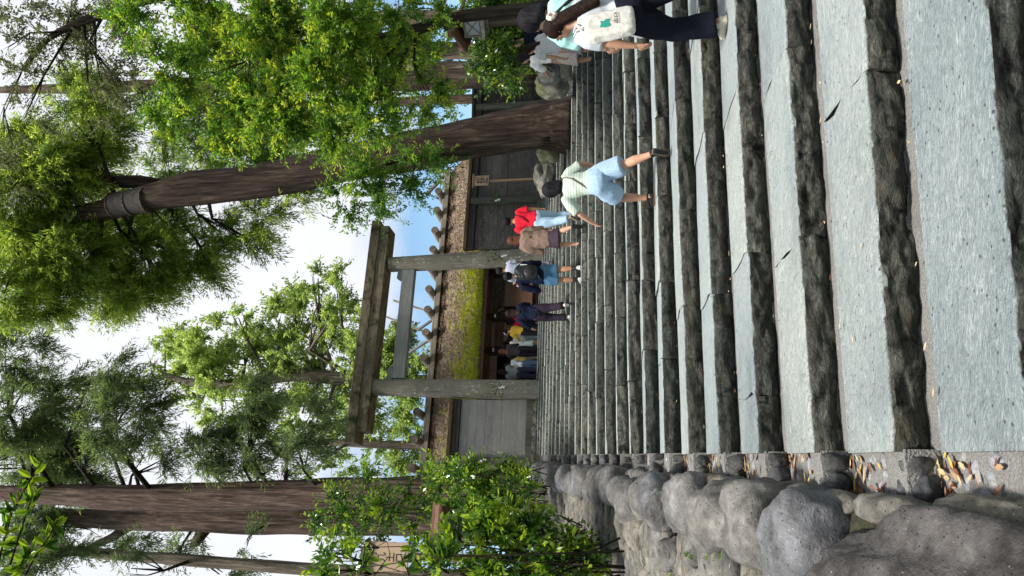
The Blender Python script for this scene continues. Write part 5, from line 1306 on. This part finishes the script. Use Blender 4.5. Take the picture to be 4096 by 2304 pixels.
    if 'strap' in wear:
        mt, sgn = wear['strap']; b = MB()
        for fb in (-1, 1):
            q = [pel + sp * .06 * H - lat * sgn * .09 * H * g + bk * fb * .02 * H, pel + sp * .13 * H - lat * sgn * .04 * H + bk * fb * .08 * H * g, pel + sp * .2 * H + lat * sgn * .02 * H + bk * fb * .086 * H * g, pel + sp * .28 * H + lat * sgn * .062 * H + bk * fb * .062 * H, pel + sp * .31 * H + lat * sgn * .068 * H]
            b.tube(q, [.0095 * H] * 5, 6, flat=.5)
        b.build('shoulder_strap', mt, o, smooth=True, local=True)
    if 'belt' in wear:
        MB_ = MB(); loft(MB_, [(pel + sp * t * H, lat, bk, .092 * H * g, .067 * H * g) for t in (.052, .076)], 20); MB_.build('belt', wear['belt'], o, smooth=60, local=True)
    return o_
def standing(x, y, n_):
    """ground point on tread n_ seen at picture row y (x only used as a check)"""
    u = 2304 - y; lo, hi = 0.0, 30.0
    for _ in range(40):
        md = (lo + hi) / 2
        if proj(stL(n_) + stdir(n_) * md)[0] < u: lo = md
        else: hi = md
    p = stL(n_) + stdir(n_) * lo + stnrm(n_) * min(.34, gap(n_, lo) * .45); p[2] = RISE * n_ + .015
    # slide sideways so that the point itself is seen at row y
    for _ in range(6): p = p + stdir(n_) * ((u - proj(p)[0]) * p[1] / F_PX)
    return p
cl = cloth
jean = cl((.27, .37, .48)); navy = cl((.007, .009, .022)); 
# 1 woman with the tote bag, nearest on the right
w1 = person(standing(2890, 92, 3), 16, 1.63, 'woman in white ribbed T-shirt and black trousers carrying a canvas bag',
    dict(top=(mat_stripe('ribbed_shirt', (.5, .515, .53), (.33, .36, .4), 60), -.8, .0, 1.06), bottom=('trousers', cl((.009, .01, .017)), 1.95, 1.26), flare=1.3, shoes=(M['cream'], cl((.5, .43, .33))), hair=(M['hair_brown'], 'half'), belt=cl((.012, .012, .012), .5)),
    lean=9, legs=((26, 34, 0, 3), (-18, 40, 34, 4)), arms=((2, 12, 8), (6, 16, 14)), head=(6, 32), vox=.009, tilt_s=-4)
P = w1; H = P['H']
def bag_thing(name, label, cat, P): return empty(name, P['o'].location, P['o'].rotation_euler[2], label=label, cat=cat)
tote = bag_thing('tote_bag', 'white canvas tote bag with green print hanging from the ribbed-shirt woman', 'tote bag', P)
tc_ = P['pel'] + P['sp'] * .115 * H - P['bk'] * .1 * H - P['lat'] * .14 * H
ax_ = np.array([unit(P['lat'] + P['bk'] * .25), unit(-P['bk'] + P['lat'] * .25), P['sp']])
b = MB(); b.ball(tc_ - P['sp'] * .01, np.array([.15, .05, .21]), ax_, nu=28, nv=22, disp=lambda q: (abs(q[0]) ** 8 + abs(q[1]) ** 8 + abs(q[2]) ** 8 + 1e-9) ** (-1 / 8))
put('bag_body', fused(b, .008, 2, .005, 12, 3), cl((.52, .5, .45)), tote)
b = MB(); top_ = P['sc'] + P['lat'] * -.07 * H + P['sp'] * .01
for s_ in (-1, 1): b.tube([tc_ + ax_[0] * .1 * s_ + P['sp'] * .14, (tc_ + ax_[0] * .06 * s_ + P['sp'] * .18 + top_) / 2 + ax_[1] * .03, P['sc'] - P['bk'] * .06 * H - P['lat'] * (.075 + .02 * s_) * H, top_ + P['sp'] * .035 - P['lat'] * .02 * s_], [.008] * 4, 6, flat=.5)
b.build('bag_handle', cl((.68, .66, .6)), tote, smooth=True, local=True)
fc = tc_ + ax_[1] * .06
up_b = ax_[2]
mp_ = MB()
MB().prism([(-.03, -.02), (.03, -.02), (.035, 0), (.02, .018), (.03, .035), (.005, .03), (-.02, .038), (-.035, .01)], fc - P['lat'] * .03 + up_b * .01, fc - P['lat'] * .03 + up_b * .01 + ax_[1] * .003, (ax_[0] * 1.5, up_b * 1.5)).build('print_mark', cl((.03, .25, .19)), tote, local=True)
tx = glyphs('DELICA', .042, M['ink'], tote, (0, 0, 0), 'lettering', ext=.001)
R3 = Matrix((Vector(ax_[0]), Vector(ax_[2]), Vector(ax_[1]))).transposed().to_4x4(); tx.matrix_local = Matrix.Translation(Vector(fc - P['lat'] * .0 - up_b * .075 + ax_[1] * .004)) @ R3
scr = MB(); 
q = P['hc'] - P['hf'] * .078 * H + P['hup'] * .012 * H
for k in range(10):
    t = 2 * math.pi * k / 10; scr.ball(q + P['hl'] * math.cos(t) * .03 * H + P['hup'] * math.sin(t) * .02 * H, .013 * H, nu=8, nv=6)
put('hair_tie', fused(scr, .006, 1, .003, 60), cl((.55, .46, .4)), P['o'])
MB().tube([P['sc'] - P['bk'] * .05 * H + P['lat'] * .05 * H, P['pel'] + P['sp'] * .17 * H - P['bk'] * .068 * H + P['lat'] * .0 * H, P['pel'] + P['sp'] * .1 * H - P['bk'] * .075 * H - P['lat'] * .05 * H], [.005] * 3, 5).build('shoulder_strap', cl((.4, .38, .35)), P['o'], smooth=True, local=True)
# belt buckle
MB().box(P['pel'] + P['sp'] * .064 * H - P['bk'] * .072 * H - P['lat'] * .02 * H, (.07, .012, .035), np.array([P['lat'], P['bk'], P['sp']]), bev=.004).build('buckle', M['metal'], P['o'], local=True)
# 2 mint shirt
w2 = person(standing(2930, 30, 3) + np.array([0.12, .62, .18]), 15, 1.8, 'person in mint green shirt and white cropped trousers with black sling strap',
    dict(top=(cl((.3, .52, .48)), .95, .05, 1.16), bottom=('trousers', cl((.62, .58, .54)), 1.35, 1.15), shoes=(M['cream'], cl((.17, .12, .08))), hair=(M['hair_black'], 'bob'), strap=(M['ink'], -1)),
    lean=10, legs=((34, 40, 0, 3), (-14, 34, 42, 4)), arms=((14, 12, 16), (-6, 10, 16)), head=(12, 28), support=0, fem=False, vox=.012)
# 3 white blouse
w3 = person(standing(2374, 235, 11), 12, 1.56, 'woman with long straight black hair in white blouse and beige skirt near the boulders',
    dict(top=(cl((.62, .61, .6)), 1.1, -.04, 1.14), bottom=('skirt', cl((.42, .37, .34)), 1.25, 1.05), shoes=(M['black'], M['black']), hair=(M['hair_black'], 'long'), strap=(cl((.3, .29, .28)), 1)), lean=6, legs=((22, 30, 0, 2), (-10, 20, 18, 2)), arms=((26, 12, 60), (-6, 8, 14)), head=(4, 40), vox=.016)
# 4 dark top with bun
w4 = person(standing(2330, 165, 12), 10, 1.66, 'woman with dark hair in a bun and black top ahead of the white blouse',
    dict(top=(cl((.012, .014, .025)), .8, .02, 1.05), bottom=('trousers', cl((.34, .31, .33)), 1.85, 1.1), shoes=(M['black'], M['black']), hair=(M['hair_brown'], 'bun')), lean=6, legs=((16, 22, 0, 2), (-8, 14, 16, 2)), head=(0, 62), vox=.016)
w4b = person(standing(2340, 190, 10), 12, 1.5, 'person in pale grey shirt half hidden behind the ribbed-shirt woman',
    dict(top=(cl((.4, .4, .405)), .7, .03, 1.12), bottom=('skirt', cl((.27, .24, .27)), 1.1, 1.0), shoes=(M['black'], M['black']), hair=(M['hair_brown'], 'mid')), lean=8, legs=((16, 22, 0, 2), (-8, 14, 16, 2)), head=(14, 30), vox=.016)
# 5 girl in striped shirt climbing
w5 = person(standing(2608, 790, 6), 20, 1.5, 'girl with black bob in pale green striped T-shirt and light blue shorts climbing mid-stride',
    dict(top=(mat_stripe('green_stripe_shirt', (.42, .46, .4), (.28, .36, .28), 9), .85, .03, 1.1), bottom=('shorts', cl((.27, .37, .5)), .82, 1.25), shoes=(M['black'], cl((.16, .115, .075))), socks=(M['black'], .1), hair=(M['hair_black'], 'bob'), strap=(cl((.12, .1, .09)), 1)),
    lean=22, legs=((50, 48, 0, 3), (-24, 8, 58, 6)), arms=((34, 44, 24), (-12, 32, 80)), head=(-2, 10), support=0, vox=.009)
# 6 man in red
w6 = person(standing(2316, 858, 14), 14, 1.7, 'man in red T-shirt and faded blue jeans with a dark strap across his back',
    dict(top=(cl((.5, .014, .03)), .95, .0, 1.1), bottom=('trousers', jean, 1.9, 1.08), shoes=(cl((.1, .11, .14)), cl((.5, .33, .1))), hair=(M['hair_black'], 'short'), belt=cl((.12, .05, .03), .5), strap=(cl((.03, .018, .02)), 1)),
    lean=9, legs=((-14, 18, 40, 2), (24, 34, 0, 3)), arms=((10, 14, 14), (-6, 10, 18)), support=1, fem=False, skin='skin_tan', vox=.015, girth=1.06)
# 7 brown jacket
w7 = person(standing(2321, 975, 13), 17, 1.57, 'woman with long reddish hair in brown jacket and dark purple skirt',
    dict(top=(cl((.17, .115, .09)), 1.95, .1, 1.3), top_name='jacket', bottom=('skirt', cl((.05, .034, .05)), .95, .98), shoes=(M['black'], M['black']), hair=(M['hair_red'], 'long')), lean=5, legs=((16, 22, 0, 2), (-16, 26, 46, 3)), arms=((4, 14, 14), (-2, 14, 14)), vox=.015)
# 8 backpack man
w8 = person(standing(2318, 1118, 13), 14, 1.62, 'man in navy jacket and denim shorts with backwards dark cap and black backpack',
    dict(top=(navy, 1.95, .05, 1.2), top_name='jacket', bottom=('shorts', cl((.055, .125, .2)), .92, 1.15), shoes=(cl((.4, .4, .42)), cl((.6, .6, .58))), socks=(M['black'], .3), hair=(M['hair_black'], 'short'), cap=cl((.03, .033, .037), .5), cap_back=True),
    lean=4, legs=((8, 10, 0, 2), (-4, 10, 12, 2)), arms=((8, 16, 20), (6, 14, 20)), fem=False, skin='skin_tan', vox=.015)
P = w8; H = P['H']; bp = bag_thing('backpack', 'black leather backpack worn by the man in navy jacket and denim shorts', 'backpack', P)
b = MB(); q = P['pel'] + P['sp'] * .16 * H - P['bk'] * .135 * H
b.ball(q, np.array([.15, .09, .24]), np.array([P['lat'], P['bk'], P['sp']]), nu=18, nv=14, disp=lambda q: (abs(q[0]) ** 4 + abs(q[1]) ** 3 + abs(q[2]) ** 4 + 1e-6) ** (-1 / 4))
put('bag_body', fused(b, .011, 2, .008, 12, 5), mat_plain('black_leather', (.008, .009, .009), .45, 20, .2, .3), bp)
b = MB(); b.ball(q - P['bk'] * .085 - P['sp'] * .07, np.array([.11, .035, .1]), np.array([P['lat'], P['bk'], P['sp']]), nu=14, nv=10); put('pocket', fused(b, .011, 2, .004, 14), M['black'], bp)
for sgn in (-1, 1): MB().tube([q + P['lat'] * sgn * .08 + P['sp'] * .2 + P['bk'] * .05, P['sc'] + P['lat'] * sgn * .075 * H + P['sp'] * .05, P['sc'] + P['lat'] * sgn * .085 * H + P['bk'] * .08 * H - P['sp'] * .08 * H, P['pel'] + P['sp'] * .1 * H + P['lat'] * sgn * .1 * H], [.022] * 4, 8, flat=.4).build('bag_strap', cl((.16, .17, .17)), bp, smooth=True, local=True)
bt = MB().tube([q + P['lat'] * .15 - P['sp'] * .02, q + P['lat'] * .155 + P['sp'] * .12], [.03, .03], 10); bt.build('bottle', cl((.6, .68, .6), .4), bp, smooth=60, local=True)
# 9 grey shirt behind him
person(standing(2245, 1092, 19), 16, 1.7, 'man in grey blue shirt and cap partly hidden behind the right torii pillar',
    dict(top=(cl((.3, .32, .4)), .9, .04, 1.15), bottom=('trousers', cl((.12, .12, .17)), 1.9, 1.1), shoes=(M['black'], M['black']), hair=(M['hair_black'], 'short'), cap=cl((.05, .06, .08))), fem=False, legs=((12, 16, 0, 2), (-6, 12, 14, 2)), arms=((40, 10, 70), (8, 8, 14)), vox=.015, skin='skin_tan')
# 10 navy woman
person(standing(2268, 1268, 15), 16, 1.5, 'brown-haired woman in navy top and loose dark trousers near the top stairs',
    dict(top=(navy, 1.6, .02, 1.15), bottom=('trousers', cl((.022, .016, .025)), 1.86, 1.15), flare=1.2, shoes=(cl((.5, .5, .48)), M['black']), hair=(M['hair_brown'], 'mid')), lean=6, legs=((14, 20, 0, 2), (-12, 18, 30, 2)), arms=((20, 26, 50), (30, 16, 60)), vox=.016)
# visitors on the terrace before the gate
crowd = [(1302, 2022, 1.6, 'visitor with brown hair in red top at the gate', cl((.6, .02, .05)), M['hair_brown'], 'mid', None, cl((.02, .02, .03)), 3.9),
 (1334, 2030, 1.52, 'visitor with white cap in yellow shirt at the gate', cl((.62, .38, .05)), M['hair_brown'], 'short', cl((.7, .7, .68)), cl((.02, .02, .025)), 2.9),
 (1350, 2044, 1.56, 'visitor in black cap and black shirt at the gate', cl((.012, .012, .013)), M['hair_black'], 'short', cl((.012, .013, .015)), cl((.012, .012, .014)), 4.2),
 (1372, 2046, 1.5, 'visitor in dark cap and white shirt looking down at the gate', cl((.68, .67, .63)), M['hair_black'], 'bob', cl((.02, .025, .02)), cl((.3, .33, .33)), 3.6),
 (1392, 2056, 1.48, 'woman in cream top and pale green skirt at the gate', cl((.66, .6, .52)), M['hair_brown'], 'bun', None, cl((.4, .46, .43)), 2.7),
 (1418, 2042, 1.58, 'visitor with light brown hair in charcoal shirt at the gate', cl((.035, .033, .035)), M['hair_red'], 'mid', None, cl((.014, .014, .018)), 2.6),
 (1452, 2060, 1.5, 'visitor in pale yellow shirt behind the child with white cap', cl((.68, .5, .17)), M['hair_black'], 'short', None, cl((.35, .3, .26)), 3.8),
 (1472, 2068, 1.36, 'child in white shirt and white cap with blue strap at the gate', cl((.66, .67, .66)), M['hair_black'], 'bob', cl((.72, .72, .7)), cl((.08, .12, .2)), 2.6),
 (1502, 2042, 1.55, 'visitor with brown hair in grey jacket next to the left torii pillar', cl((.16, .17, .17)), M['hair_brown'], 'mid', None, cl((.03, .03, .05)), 2.5)]
for y, x, h_, lab, tp, hr, hs, cap_, bt_, bdep in crowd:
    bdep -= 1.5
    # slide along the terrace to the seen direction
    a_ = sh(2100, y, bdep)[0]; p = shw(a_, bdep, -.01)
    wr = dict(top=(tp, random.choice((.8, .9, 1.9)), .03, 1.12), bottom=('skirt' if 'skirt' in lab else 'trousers', bt_, 1.2 if 'skirt' in lab else 1.9, 1.1), shoes=(M['black'], M['black']), hair=(hr, hs))
    if cap_: wr['cap'] = cap_
    if 'strap' in lab: wr['strap'] = (cl((.03, .08, .25)), 1)
    person(p, 21 + random.uniform(-25, 25), h_, lab, wr, lean=random.uniform(0, 5), legs=((3, 4, 0, 3), (-2, 4, 0, 3)), arms=((random.uniform(0, 30), 10, random.uniform(10, 70)), (random.uniform(0, 30), 10, random.uniform(10, 60))), head=(random.uniform(0, 15), random.uniform(-30, 30)), vox=.024, group='visitors on the terrace at the gate')
